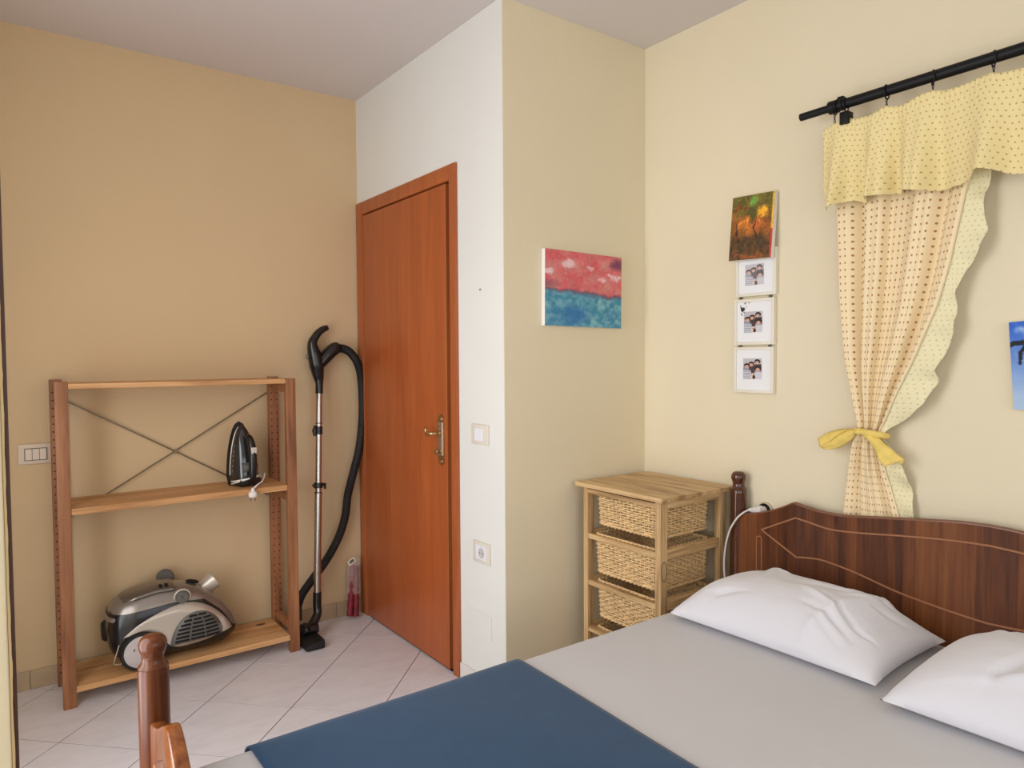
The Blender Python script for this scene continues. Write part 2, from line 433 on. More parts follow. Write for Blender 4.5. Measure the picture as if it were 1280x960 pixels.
# long escutcheon
b = NB(); yc = -.862
poly = []
for k in range(13):
    a = PI*k/12; poly.append((yc+.022*math.cos(a), 1.083+.026*math.sin(a)))
for k in range(13):
    a = PI+PI*k/12; poly.append((yc+.022*math.cos(a), .915+.026*math.sin(a)))
prism(b, poly, 0, -.017, -.0095); plate = mk('handle_plate', b, M_brass, leaf, smooth=40)
b = NB(); box(b, -.021, -.016, yc-.016, yc+.016, .93, 1.075, .003); mk('plate_face', b, M_pew, leaf)
def fin(z0, s):
    b = NB(); lathe(b, (-.018, yc, z0), [(.001, -.004), (.009, -.004), (.010, 0), (.006, .004), (.001, .005)], 12, 0); return b
mk('plate_knob', fin(.905, 1), M_brass, leaf, smooth=40); mk('plate_knob', fin(1.088, 1), M_brass, leaf, smooth=40)
hx = -.062; he = at(529, 535.5, 0, hx)
b = NB()
lathe(b, (0, yc, 1.028), [(.013, -.030), (.014, -.026), (.009, -.022), (.009, -.018)], 14, 0)
pts = cr([(-.018, yc, 1.028), (-.045, yc, 1.028), (-.060, yc+.010, 1.028), (hx, yc+.035, 1.026), (hx-.002, (yc+he.y)/2+.01, 1.032), (hx, he.y-.02, he.z+.002), (hx+.006, he.y, he.z+.003)], 6)
tube(b, pts, [.008-.003*(i/len(pts))+.004*math.exp(-((i-16)/3)**2) for i in range(len(pts))], 10)
mk('lever_handle', b, M_brass, leaf, smooth=50)
b = NB(); lathe(b, (0, yc, .950), [(.009, -.045), (.013, -.042), (.013, -.036), (.006, -.033), (.006, -.026), (.010, -.024), (.010, -.018)], 14, 0)
mk('thumb_turn', b, M_brass, leaf, smooth=40)

# ---------------------------------------------------------------- switches and sockets
def plate_on_entry(name, y0, y1, z0, z1, label, cat):
    t = thing(name, (0, (y0+y1)/2, z0), label, cat)
    b = NB(); box(b, -.008, 0, y0, y1, z0, z1, .003); mk('cover_plate', b, M_pw, t, smooth=30); return t
t = plate_on_entry('light_switch', -1.209, -1.089, 1.004, 1.086, 'white two-button light switch on the narrow wall right of the door handle', 'light switch')
for y0, y1 in ((-1.140, -1.105), (-1.160, -1.141)):
    b = NB(); box(b, -.011, -.006, y0-.012, y1-.012, 1.02, 1.07, .002); mk('rocker', b, M_pw2, t)
t = plate_on_entry('wall_socket', -1.212, -1.096, .528, .614, 'white wall socket low on the narrow wall below the light switch', 'socket')
b = NB(); box(b, -.0095, -.006, -1.19, -1.117, .543, .6, .001); mk('socket_insert', b, M_pw2, t)
b = NB(); lathe(b, (0, -1.158, .571), [(.021, -.0105), (.021, -.0098), (.018, -.0098), (.017, -.004), (.0, -.004)], 24, 0)
mk('socket_well', b, mat('socket_shade', (196, 192, 190), .4), t, smooth=30)
for s in (-1, 1):
    b = NB(); lathe(b, (0, -1.158+s*.0095, .571), [(.0026, -.0105), (.0001, -.0106)], 8, 0); mk('pin_hole', b, M_black, t)
b = NB(); box(b, -.003, 0, -1.216, -1.045, .229, .325, .001)
mk('blank_cover_plate', b, M_wallentry, label='flush painted blank cover plate low on the wall below the socket', cat='cover plate')
t = thing('light_switch', (-1.425, 0, .93), 'beige three-button light switch left of the wooden shelving rack', 'light switch')
b = NB(); box(b, -1.486, -1.366, -.009, 0, .928, 1.010, .004); mk('cover_plate', b, M_pwb, t, smooth=30)
for k in range(3):
    b = NB(); box(b, -1.462+k*.0245, -1.439+k*.0245, -.013, -.007, .945, .99, .002); mk('rocker', b, mat('beige_rocker', (222, 206, 188), .35), t)
b = NB(); box(b, -1.465, -1.386, -.0098, -.008, .942, .993); mk('rocker_gap', b, M_grey, t)
p = at(601, 362, 0, 0)
b = NB(); lathe(b, (0, p.y, p.z), [(.004, -.004), (.003, -.006), (.001, -.0065)], 10, 0); mk('wall_plug', b, mat('plug_grey', (120, 112, 100), .6), label='tiny grey wall plug in the plaster right of the door frame top', cat='wall plug')

# ---------------------------------------------------------------- shelving rack
rack = thing('shelving_rack', (-.91, -.165, 0), 'open pine shelving rack with three boards and crossed wires against back wall', 'shelving')
def post(x0, x1, y0, y1, z1, holes):
    b = NB(); box(b, x0, x1, y0, y1, 0, z1, .0025); o = mk('post', b, M_pinep, rack, smooth=30)
    if holes:
        b = NB()
        for k in range(37):
            for xx in (x0+.010, x1-.010):
                z = .06+k*.0322
                vs = [b.verts.new((xx+.0032*math.cos(a*PI/4), y0-.0006, z+.0032*math.sin(a*PI/4))) for a in range(8)]; b.faces.new(vs)
        mk('peg_holes', b, M_black, o, kind='stuff')  # flat discs; the shade inside the holes is put into their black colour
post(-1.374, -1.330, -.300, -.268, 1.268, False); post(-.492, -.448, -.300, -.268, 1.262, False)
post(-1.376, -1.332, -.056, -.024, 1.272, True); post(-.492, -.446, -.056, -.024, 1.266, True)
for xx in (-1.352, -.470):
    for z in (1.215, .712, .108):
        b = NB(); box(b, xx-.010, xx+.010, -.268, -.056, z-.018, z+.018, .002); mk('crossbar', b, M_pinep, rack)
for z0, z1 in ((.060, .084), (.753, .778), (1.240, 1.260)):
    for a, c in ((-.290, -.206), (-.205, -.120), (-.119, -.034)):
        b = NB(); box(b, -1.330+.001, -.4925, a, c, z1-.018, z1, .0015)
        mk('shelf_board', b, M_pine, rack)
    b = NB(); box(b, -1.329, -.4935, -.303, -.2905, z0, z1, .002); mk('front_lip', b, M_pine, rack)
p = at(326, 780.5, 2, .0845); b = NB(); lathe(b, (0, 0, 0), [(.001, -.001), (.020, -.001), (.019, .0004), (.001, .0006)], 16, 2)
bmesh.ops.transform(b, matrix=Matrix.Translation((p.x, p.y, .0842)) @ Matrix.Diagonal((1.2, .7, 1, 1)), verts=b.verts[:]); mk('wood_knot', b, mat('dark_knot', (92, 54, 40), .5, var=.3, vscale=90), rack)
b = NB()
for k in (-1, 1):
    tube(b, [(-1.325, -.016, .937+k*.25), (-.906, -.014+.003*k, .937), (-.492, -.016, .937-k*.25)], .0032, 6)
lathe(b, (-.906, -.022, .937), [(.001, -.003), (.009, -.003), (.009, .008), (.001, .008)], 12, 1)
mk('cross_brace', b, M_wire, rack, label='thin grey metal wires crossing behind the upper shelves')

# ---------------------------------------------------------------- steam iron on the middle shelf
iron = thing('steam_iron', (-.645, -.195, .7785), 'black steam iron standing upright on the middle shelf of the rack', 'iron')
iron.rotation_euler = (0, 0, math.radians(-78))
def sole(z, w=.062):      # half width of the sole at height z above the heel
    t = max(0, min(1, z/.288)); return w*math.sqrt(max(0, 1-((t-.14)/.86)**1.9)) if t > .14 else w*(.86+.14*t/.14)
# local: heel at z=0, tip up; sole faces -x, body grows to +x; width along y
def iron_body(bm, x0, x1, k0, k1, top, n=26, z0=.0, tilt=0):
    rings = []
    for i in range(n+1):
        z = z0+(top-z0)*i/n; ring = []
        for (xx, kk) in ((x0, k0), (x0*.6+x1*.4, (k0*.75+k1*.25)), (x0*.2+x1*.8, (k0*.3+k1*.7)), (x1, k1*.6)):
            xs = x0+(xx-x0)*(1-(max(0, (z-z0)/(top-z0)))**2.2*.75)
            ring.append((xs, sole(z*.288/top)*kk, z))
        rings.append([(x, -y, z_) for x, y, z_ in ring]+[(x, y, z_) for x, y, z_ in ring[::-1]])
    V = [[bm.verts.new(p) for p in r] for r in rings]; m = len(V[0])
    for a, c in zip(V, V[1:]):
        for k in range(m): bm.faces.new((a[k], a[(k+1) % m], c[(k+1) % m], c[k]))
    bm.faces.new(V[0][::-1]); bm.faces.new(V[-1]); bmesh.ops.recalc_face_normals(bm, faces=bm.faces[:])
b = NB(); iron_body(b, -.062, -.048, 1.02, 1.02, .288); mk('soleplate', b, M_matte, iron, local=True, smooth=40)
b = NB(); iron_body(b, -.047, .040, .96, .66, .272); mk('water_tank', b, mat('smoked_tank', (38, 40, 42), .15, coat=.8), iron, local=True, smooth=50)
b = NB(); pts = []
for i in range(20):
    z = .05+.215*i/19; pts.append((-.036, -sole(z*.288/.272)*.93-.001, z))
tube(b, pts, .0030, 6); mk('chrome_trim', b, M_steel, iron, local=True, smooth=40)
b = NB()
tube(b, cr([(.010, 0, .225), (.038, 0, .215), (.060, 0, .17), (.064, 0, .11), (.058, 0, .05), (.035, 0, .014), (.0, 0, .012)], 6), [.012+.006*math.sin(PI*i/36) for i in range(37)], 12, flat=.9)
mk('handle', b, M_plastic, iron, local=True, smooth=60)
b = NB(); box(b, -.05, .045, -.050, .050, 0, .035, .010); mk('heel', b, M_plastic, iron, local=True, smooth=40)
b = NB(); lathe(b, (.028, 0, .085), [(.001, -.034), (.020, -.034), (.022, -.028), (.022, .028), (.02, .034), (.001, .034)], 20, 1); mk('steam_dial', b, M_grey, iron, local=True, smooth=40)
b = NB(); box(b, .062, .078, -.012, .012, .150, .178, .003); mk('steam_button', b, mat('pale_button', (206, 198, 188), .4), iron, local=True, label='small pale button')
b = NB()
for k in range(6): lathe(b, (-.020, -.0, .07+k*.022), [(.001, -sole((.07+k*.022)*1.06)*.9-.002), (.0055, -sole((.07+k*.022)*1.06)*.9+.001)], 8, 1)
mk('grip_dots', b, M_grey, iron, local=True)
b = NB(); path = []
for i in range(60):
    a = -2.2+4*PI*i/59; rx, ry = .064+.002*math.sin(i), .060
    path.append((-.004+rx*math.cos(a), ry*math.sin(a), .030+.016*math.sin(a*1.0+1.0)-.004*i/59+.008*math.sin(a*.5)))
tube(b, path, .0030, 6)
mk('cord', b, M_cord, iron, local=True, smooth=60, label='white cord wound twice around the heel')
# cord tail and plug hanging over the shelf edge (world direction, expressed locally)
R0 = Matrix.Rotation(-iron.rotation_euler.z, 4, 'Z')
def il(p): return R0 @ (Vector(p)-iron.location)
pp = at(316, 612, 1, -.316)
b = NB(); tube(b, [il(q) for q in cr([pp+Vector((.075, .07, .055)), pp+Vector((.05, .02, .032)), pp+Vector((.02, .003, .018)), pp+Vector((.003, 0, .004))], 6)], .0030, 6)
mk('cord_tail', b, M_cord, iron, local=True, smooth=60)
b = NB(); q = il(pp)
lathe(b, q, [(.004, .008), (.0075, .0), (.009, -.006), (.016, -.010), (.0185, -.016), (.0185, -.030), (.016, -.033)], 16, 2)
mk('plug', b, M_cord, iron, local=True, smooth=40)
for s in (-1, 1):
    b = NB(); tube(b, [q+R0.to_3x3() @ Vector((s*.0095, 0, -.032)), q+R0.to_3x3() @ Vector((s*.0095, 0, -.050))], .0023, 8); mk('plug_pin', b, M_steel, iron, local=True)

# ---------------------------------------------------------------- canister vacuum on the bottom shelf
vac = thing('vacuum_cleaner', (-.95, -.165, .0845), 'silver and black canister vacuum cleaner lying on the bottom shelf', 'vacuum cleaner')
TOP = [(-1.212, .250), (-1.205, .310), (-1.190, .345), (-1.164, .366), (-1.107, .383), (-1.036, .396), (-.963, .394), (-.903, .380), (-.863, .364), (-.800, .318), (-.765, .288), (-.728, .232), (-.700, .165)]
BOT = [(-1.212, .24), (-1.205, .170), (-1.185, .125), (-1.14, .100), (-1.0, .092), (-.85, .092), (-.76, .100), (-.715, .130), (-.700, .160)]
WID = [(-1.212, .040), (-1.200, .082), (-1.180, .104), (-1.12, .118), (-1.0, .122), (-.85, .118), (-.77, .100), (-.72, .068), (-.700, .03)]
VY = -.168
def vsurf(x, z):
    zt, zb, w = interp(TOP, x), interp(BOT, x), interp(WID, x); mid = zb+(zt-zb)*.42
    hh = (zt-mid) if z > mid else (mid-zb); q = min(1, abs(z-mid)/max(hh, 1e-4))
    return w*(1-q**2.6)**(1/2.6)
def vshell(lo, hi, grow=0, nx=44, ns=14, x0=-1.212, x1=-.700):
    "closed loft of the body between two height functions"
    bm = NB(); rows = []
    for i in range(nx+1):
        x = x0+(x1-x0)*(.5-.5*math.cos(PI*i/nx)); a, c = lo(x), hi(x)
        zt, zb = interp(TOP, x)+grow, interp(BOT, x)-grow
        a, c = max(a, zb), min(c, zt)
        if c-a < .001: c = a+.001
        pr = []
        for k in range(ns+1):
            z = a+(c-a)*(.5-.5*math.cos(PI*k/ns)); pr.append((vsurf(x, min(max(z, interp(BOT, x)), interp(TOP, x)))+grow, z))
        rows.append([bm.verts.new((x, VY-y, z)) for y, z in pr]+[bm.verts.new((x, VY+y, z)) for y, z in pr[::-1]])
    m = len(rows[0])
    for r, s in zip(rows, rows[1:]):
        for k in range(m): bm.faces.new((r[k], r[(k+1) % m], s[(k+1) % m], s[k]))
    bm.faces.new(rows[0][::-1]); bm.faces.new(rows[-1])
    bmesh.ops.remove_doubles(bm, verts=bm.verts[:], dist=1e-4)
    bmesh.ops.recalc_face_normals(bm, faces=bm.faces[:]); return bm
SPL = [(-1.212, .318), (-1.15, .316), (-1.0, .330), (-.95, .330), (-.85, .318), (-.78, .255), (-.73, .175), (-.70, .160)]
mk('lower_body', vshell(lambda x: 0, lambda x: interp(SPL, x)), M_plastic, vac, smooth=50)
mk('upper_shell', vshell(lambda x: interp(SPL, x), lambda x: 1), M_silver, vac, smooth=50)
# lid over the dust chamber
b = NB()
def lidf(u, v):
    x = -1.178+(.215)*u; a = (v-.5)*2; w = .085*math.sqrt(max(0.02, 1-(2*abs(u-.45)-.0)**4*.8)) if u < .45 else .085
    w = .085*math.sqrt(max(.05, 1-max(0, (.35-u)/.35)**2.0)); return Vector((x, VY+a*w, interp(TOP, x)+.006-.020*a*a*abs(a)-(.03*max(0, (.12-u)/.12)**2)))
grid(b, 24, 14, lidf); solid(mk('lid', b, M_lid, vac, smooth=60), .008)
# side fender sweeping from the wheel over the grille
def onside(poly, off, th, name, m, parent=vac, label=None):
    bm = NB(); c = Vector((sum(p[0] for p in poly)/len(poly), sum(p[1] for p in poly)/len(poly), 0))
    vs = [bm.verts.new((p[0], p[1], 0)) for p in poly]; bm.faces.new(vs)
    bmesh.ops.triangulate(bm, faces=bm.faces[:])
    bmesh.ops.subdivide_edges(bm, edges=bm.edges[:], cuts=3, use_grid_fill=True)
    for v in bm.verts:
        x, z = v.co.x, v.co.y; v.co = (x, VY-vsurf(x, z)-off, z)
    bmesh.ops.recalc_face_normals(bm, faces=bm.faces[:])
    if sum((f.normal.y for f in bm.faces)) > 0: bmesh.ops.reverse_faces(bm, faces=bm.faces[:])
    return solid(mk(name, bm, m, parent, smooth=60, label=label), th, -1)
up = [(-1.165, .225), (-1.12, .262), (-1.06, .292), (-1.00, .312), (-.94, .322), (-.88, .312), (-.83, .285), (-.78, .238), (-.745, .190), (-.735, .165)]
lo = [(-.79, .160), (-.835, .150), (-.90, .140), (-.96, .140), (-1.0, .165), (-1.015, .20), (-1.045, .225), (-1.09, .240), (-1.13, .232)]
onside([(p.x, p.y) for p in cr([Vector((*q, 0)) for q in up], 3)]+[(p.x, p.y) for p in cr([Vector((*q, 0)) for q in lo], 3)], .004, .006, 'side_fender', M_silverl, label='pale silver side panel')
gp = [(-.992, .152)]+[(-.885-.106*math.cos(a), .152+.128*math.sin(a)) for a in [PI*k/14 for k in range(1, 14)]]+[(-.782, .160)]
gr = onside(gp, .008, .004, 'exhaust_grille', M_grey)
b = NB()
for k in range(7):
    z = .166+k*.0165; hw = .106*math.sqrt(max(0, 1-((z-.152)/.128)**2))-.012
    if hw < .012: continue
    n = 3 if hw > .05 else 2 if hw > .03 else 1
    for s in range(n):
        x0 = -.885-hw+2*hw*s/n+.004; x1 = -.885-hw+2*hw*(s+1)/n-.004
        xm = (x0+x1)/2; y = VY-vsurf(xm, z)-.0095
        y0, y1 = VY-vsurf(x0, z)-.0105, VY-vsurf(x1, z)-.0105
        tube(b, [(x0, y0, z), (xm, y, z), (x1, y1, z)], .0042, 6)
mk('grille_slots', b, M_black, gr)
# wheels
def wheel(y, s, label=None):
    c = (-1.102, y, .163)
    b = NB(); lathe(b, c, [(.066, -.018), (.074, -.018), (.0785, -.010), (.0785, .012), (.073, .018), (.04, .018)], 40, 1); w = mk('wheel', b, M_matte, vac, smooth=40)
    b = NB(); lathe(b, c, [(.001, s*.026), (.030, s*.025), (.056, s*.021), (.064, s*.018), (.066, s*.012)], 40, 1); mk('hub', b, M_hub, w, smooth=50)
    for a in (.5, .5+2*PI/3, .5+4*PI/3):
        b = NB(); tube(b, [(c[0]+.030*math.cos(a+t), y+s*.0255, c[2]+.030*math.sin(a+t)*1.3) for t in (0, .15, .3)], .0022, 6)
        mk('hub_mark', b, M_grey, w)
wheel(VY-.118, -1); wheel(VY+.105, 1)
# round side dial
b = NB(); lathe(b, (-.938, VY-.090, .345), [(.001, -.022), (.022, -.022), (.026, -.018), (.028, -.006), (.028, .01)], 28, 1); dl = mk('dial', b, M_grey, vac, smooth=40)
b = NB(); box(b, -.941, -.935, VY-.115, VY-.111, .325, .365, .001); box(b, -.958, -.918, VY-.115, VY-.111, .342, .348, .001); mk('dial_cross', b, M_lid, dl)
b = NB(); tube(b, [(-.938+.031*math.cos(a), VY-.096, .345+.031*math.sin(a)) for a in [PI*k/12 for k in range(-2, 16)]], .005, 8); mk('dial_ring', b, M_silverl, vac, smooth=60)
# bumper line, front band, carry handle, hose port, rear knob
b = NB(); tube(b, cr([(-1.195, VY-.095, .30), (-1.206, VY-.06, .298), (-1.212, VY, .298), (-1.206, VY+.06, .298), (-1.195, VY+.095, .30)], 5), .009, 8); mk('front_band', b, M_silver, vac, smooth=60)
b = NB(); tube(b, cr([(-1.178, VY-.108, .20), (-1.196, VY-.100, .135), (-1.19, VY-.088, .118), (-1.172, VY-.112, .125), (-1.155, VY-.117, .155)], 5), .0025, 6); mk('front_trim_loop', b, M_silverl, vac, smooth=60)
b = NB(); lathe(b, (0, 0, 0), [(.024, -.055), (.034, -.02), (.040, .035), (.042, .042), (.036, .043), (.034, .03), (.001, .03)], 28, 2)
bmesh.ops.transform(b, matrix=Matrix.Translation((-.812, VY+.035, .335)) @ Matrix.Rotation(math.radians(58), 4, 'Y'), verts=b.verts[:])
mk('hose_port', b, M_silverl, vac, smooth=40)
b = NB(); lathe(b, (-.968, VY+.100, .385), [(.001, -.018), (.030, -.018), (.036, -.010), (.036, .010), (.03, .016), (.001, .016)], 24, 1); mk('parking_knob', b, M_grey, vac, smooth=40)
b = NB(); lathe(b, (0, 0, 0), [(.001, -.003), (.020, -.003), (.024, .002), (.018, .008), (.001, .010)], 20, 2)
bmesh.ops.transform(b, matrix=Matrix.Translation((-.880, VY-.01, .376)) @ Matrix.Rotation(.28, 4, 'Y') @ Matrix.Diagonal((1.2, .8, 1, 1)), verts=b.verts[:]); mk('power_button', b, M_black, vac, smooth=40)
b = NB(); lathe(b, (-1.208, VY+.075, .21), [(.001, -.012), (.035, -.012), (.045, 0), (.035, .012), (.001, .012)], 20, 0); mk('front_caster', b, M_matte, vac, smooth=40)
for k in range(2):
    b = NB(); box(b, -1.02+k*.022, -1.008+k*.022, VY-.070, VY-.045, interp(TOP, -1.01)-.004, interp(TOP, -1.01)+.0065, .001)
    mk('lid_mark', b, M_black, vac)

# ---------------------------------------------------------------- wand, handle, hose and floor head
wand = thing('vacuum_wand', (-.30, -.15, 0), 'steel vacuum wand with black handle and hose leaning in the corner beside door', 'vacuum wand')
def wy(z): return -.185+(z-.1)*(.125/1.2)
def wp(px, py, zg): return at(px, py, 1, wy(zg))
w0 = wp(396.5, 748, .15); w1 = wp(399, 487, 1.2)
dv = (w1-w0).normalized(); Lw = (w1-w0).length
b = NB(); tube(b, [w0, w0+dv*Lw*.50], .0172, 18); mk('lower_tube', b, M_steel, wand, smooth=50)
b = NB(); tube(b, [w0+dv*Lw*.50, w1], .0150, 18); mk('upper_tube', b, M_steel, wand, smooth=50)
for f, r in ((.50, .0185), (.835, .0165)):
    b = NB(); tube(b, [w0+dv*(Lw*f-.002), w0+dv*(Lw*f+.002)], r, 18); mk('tube_joint', b, M_black, wand)
b = NB(); c = w0+dv*Lw*.535; tube(b, [c-dv*.013, c+dv*.013], .022, 18); box(b, c.x-.030, c.x+.036, c.y-.012, c.y+.004, c.z-.004, c.z+.009, .002); box(b, c.x+.028, c.x+.036, c.y-.012, c.y+.004, c.z-.020, c.z+.009, .002)
mk('hose_clip', b, M_plastic, wand, smooth=40)
b = NB(); c = w0+dv*Lw*.80; tube(b, [c-dv*.026+Vector((-.020, -.004, 0)), c+Vector((-.024, -.004, 0)), c+dv*.026+Vector((-.020, -.004, 0))], [.008, .012, .007], 12); tube(b, [c-dv*.02, c+dv*.02], .0178, 16)
mk('length_latch', b, M_plastic, wand, smooth=50)
# pistol handle
hy = wy(1.3)
def hp(px, py, dy=0): return at(px, py, 1, hy+dy)
b = NB()
pts = cr([w1-dv*.02, w1+dv*.03, hp(398.5, 474), hp(396, 458), hp(393, 443), hp(390.5, 430), hp(393, 423), hp(398, 416), hp(404, 411.5), hp(409.5, 409.5)], 5)
rr = [.0185, .0185, .024, .036, .034, .024, .020, .018, .0165, .013]
tube(b, pts, [interp([(i*5, r) for i, r in enumerate(rr)], k) for k in range(len(pts))], 16)
mk('handle', b, M_plastic, wand, smooth=60)
b = NB(); pts = cr([hp(398, 458), hp(405, 449), hp(412, 441), hp(419, 435.5), hp(423, 434)], 4)
tube(b, pts, [.022, .026, .028, .029, .030, .031, .032, .033, .033, .033, .033, .033, .032, .031, .030, .028, .026][:len(pts)], 16)
mk('hose_connector', b, M_plastic, wand, smooth=60)
b = NB(); c = hp(384.5, 446); lathe(b, c, [(.001, -.012), (.008, -.010), (.009, .010), (.001, .012)], 12, 2); mk('air_slider', b, M_grey, wand, smooth=40)
b = NB(); hpts = cr([hp(422, 435), at(431, 436.5, 1, -.063), at(440, 443, 1, -.06), at(448, 457, 1, -.055), at(452, 480, 1, -.055), at(453, 520, 1, -.055), at(449, 560, 1, -.055), at(440.5, 595, 1, -.055), at(434.5, 620, 1, -.055), at(431.5, 645, 1, -.055), at(423, 672, 1, -.06), at(408, 700, 1, -.065), at(390, 725, 1, -.075), at(377, 744, 1, -.085), at(371, 762, 1, -.092)], 22)
tube(b, hpts, [.0195+.0022*(k % 2) for k in range(len(hpts))], 14)
mk('corrugated_hose', b, M_matte, wand)
b = NB(); tube(b, [hpts[-1]+Vector((0, 0, .03)), hpts[-1]-Vector((0, 0, .05))], .025, 16); mk('hose_end', b, M_plastic, wand, smooth=40)
b = NB(); fy = -.235
tube(b, cr([w0+dv*.03, w0-dv*.03, at(396.5, 768, 1, -.195), at(390, 781, 1, -.215), at(383, 789, 1, -.24)], 5), [.020]*11+[.022]*10, 16)
mk('neck', b, M_plastic, wand, smooth=60)
b = NB(); lathe(b, at(388, 786, 1, -.225), [(.001, -.034), (.024, -.034), (.027, -.028), (.027, .028), (.024, .034), (.001, .034)], 20, 0); mk('swivel', b, M_plastic, wand, smooth=40)
b = NB(); box(b, -.135, .135, -.046, .046, 0, .042, .012)
bmesh.ops.transform(b, matrix=Matrix.Translation((-.386, -.215, .002)) @ Matrix.Rotation(math.radians(88), 4, 'Z'), verts=b.verts[:])
for v in b.verts:
    if v.co.z > .025: v.co.z -= .02*max(0, (-.392-v.co.x)/.05)
mk('floor_head', b, M_matte, wand, smooth=40)

# ---------------------------------------------------------------- red rolls in plastic
roll = thing('wrapped_red_rolls', (-.083, -.075, 0), 'two dark red rolls in clear plastic standing on floor in the corner by door', 'wrapped rolls')
b0 = at(437, 771, 1, -.085); t0 = at(441.5, 700, 1, -.05)
for s, nm in ((-1, 0), (1, 1)):
    b = NB(); a = at(437 if s < 0 else 444.8, 770, 1, -.085); m_ = at(439 if s < 0 else 445, 740, 1, -.07); e = at(440 if s < 0 else 445, 707, 1, -.055)
    pts = cr([a, m_, e], 10); tube(b, pts, [.0155-.001*k/20+.0012*math.sin(k*1.7+s) for k in range(21)], 14)
    mk('red_roll', b, mat('dark_red_cloth', (120, 26, 38), .6, bump=.4, bscale=60, var=.2, vscale=25), roll, smooth=60)
b = NB(); pts = cr([at(442.2, 742, 1, -.065), at(442.4, 722, 1, -.058), at(442.6, 705, 1, -.052), at(443.5, 697, 1, -.048)], 8)
rn = random.Random(5); tube(b, pts, [.034+.003*rn.random()-(.012 if k > 21 else 0) for k in range(len(pts))], 14, flat=.6, up=(0, 1, 0))
def clearm():
    m, nt, bb = newmat('crinkled_clear_plastic'); bb.inputs['Base Color'].default_value = (.85, .72, .66, 1)
    bb.inputs['Roughness'].default_value = .15; bb.inputs['Alpha'].default_value = .24
    bumpn(nt, bb, noisen(nt, coords(nt), 70, 4), .9, .01); return m
mk('plastic_sleeve', b, clearm(), roll, smooth=40)
b = NB(); c = at(439.5, 702, 1, -.078)
box(b, -.020, .020, -.0008, .0008, -.014, .014, 0, 0, Matrix.Translation(c) @ Matrix.Rotation(-.5, 4, 'Y'))
lab = mk('paper_label', b, mat('cream_label', (226, 218, 200), .6), roll)
b = NB(); box(b, -.013, .013, -.0006, .0006, -.008, .008, 0, 0, Matrix.Translation(c+Vector((0, -.0012, .001))) @ Matrix.Rotation(-.5, 4, 'Y'))
mk('label_print', b, mat('grey_print', (96, 98, 96), .6, var=.5, vscale=120), lab)

# ---------------------------------------------------------------- paintings and photo frames
def picture(face, w, h, n, m, O, U, V, fn, parent, nrm):
    "flat painted face: O origin (lower left), U and V edge vectors"
    b = NB(); nu, nv = n; lay = b.verts.layers.float_color.new('paint'); Vv = []
    for i in range(nu+1):
        row = []
        for j in range(nv+1):
            v = b.verts.new(O+U*(i/nu)+V*(j/nv)+nrm*.0006); c = fn(i/nu, j/nv); v[lay] = (*lin([max(0, min(255, q)) for q in c]), 1); row.append(v)
        Vv.append(row)
    for i in range(nu):
        for j in range(nv): b.faces.new((Vv[i][j], Vv[i+1][j], Vv[i+1][j+1], Vv[i][j+1]))
    return mk(face, b, m, parent)
def slab(O, U, V, nrm, th):
    b = NB(); c = [O, O+U, O+U+V, O+V]; A = [b.verts.new(p) for p in c]; B = [b.verts.new(p-nrm*th) for p in c]
    b.faces.new(A); b.faces.new(B[::-1])
    for i in range(4): b.faces.new((A[i], B[i], B[(i+1) % 4], A[(i+1) % 4]))
    bmesh.ops.recalc_face_normals(b, faces=b.faces[:]); return b
def nz(u, v, s, o=0): return noise.noise(Vector((u*s+o, v*s, o*1.7)))
def fr(u, v, s, o=0): return noise.fractal(Vector((u*s+o, v*s, o)), 1.0, 2.0, 4)
def mixc(a, b, t): t = max(0, min(1, t)); return tuple(x+(y-x)*t for x, y in zip(a, b))
def blob(u, v, cx, cy, rx, ry): return max(0, 1-((u-cx)/rx)**2-((v-cy)/ry)**2)
def sea(u, v):
    u, v = u+.03*fr(u, v, 9, 9), v+.03*fr(u, v, 9, 13)
    hz = .49-.07*u+.012*nz(u, 0, 6)
    if v > hz:
        c = mixc((222, 104, 110), (216, 140, 134), .5+fr(u, v, 7)); c = mixc(c, (204, 84, 94), .7*nz(u, v, 4, 3)+.10)
        for bx, by, rx, ry in ((.30, .84, .10, .07), (.28, .80, .07, .05), (.57, .80, .06, .035), (.05, .72, .06, .05), (.72, .65, .06, .03), (.93, .70, .09, .05), (.86, .73, .06, .03)):
            c = mixc(c, (240, 200, 204), 1.3*blob(u, v, bx, by, rx, ry)*(.6+.8*(.5+nz(u, v, 22))))
        c = mixc(c, (110, 60, 92), .9*blob(u, v, .93, .88, .12, .10)); c = mixc(c, (120, 66, 90), .5*blob(u, v, .04, .56, .16, .06))
        c = mixc(c, (118, 84, 108), 1-(v-hz)/.035 if v-hz < .035 else 0)
    else:
        c = mixc((66, 140, 170), (134, 186, 196), .40+1.1*fr(u, v, 12, 5)); c = mixc(c, (52, 116, 176), .8*blob(u, v, .3, .15, .35, .2)+.4*nz(u, v, 5, 8))
        c = mixc(c, (96, 104, 132), max(0, 1-(hz-v)/.05)*.8)
    k = 1+.10*nz(u, v, 55, 2); return tuple(q*k for q in c)
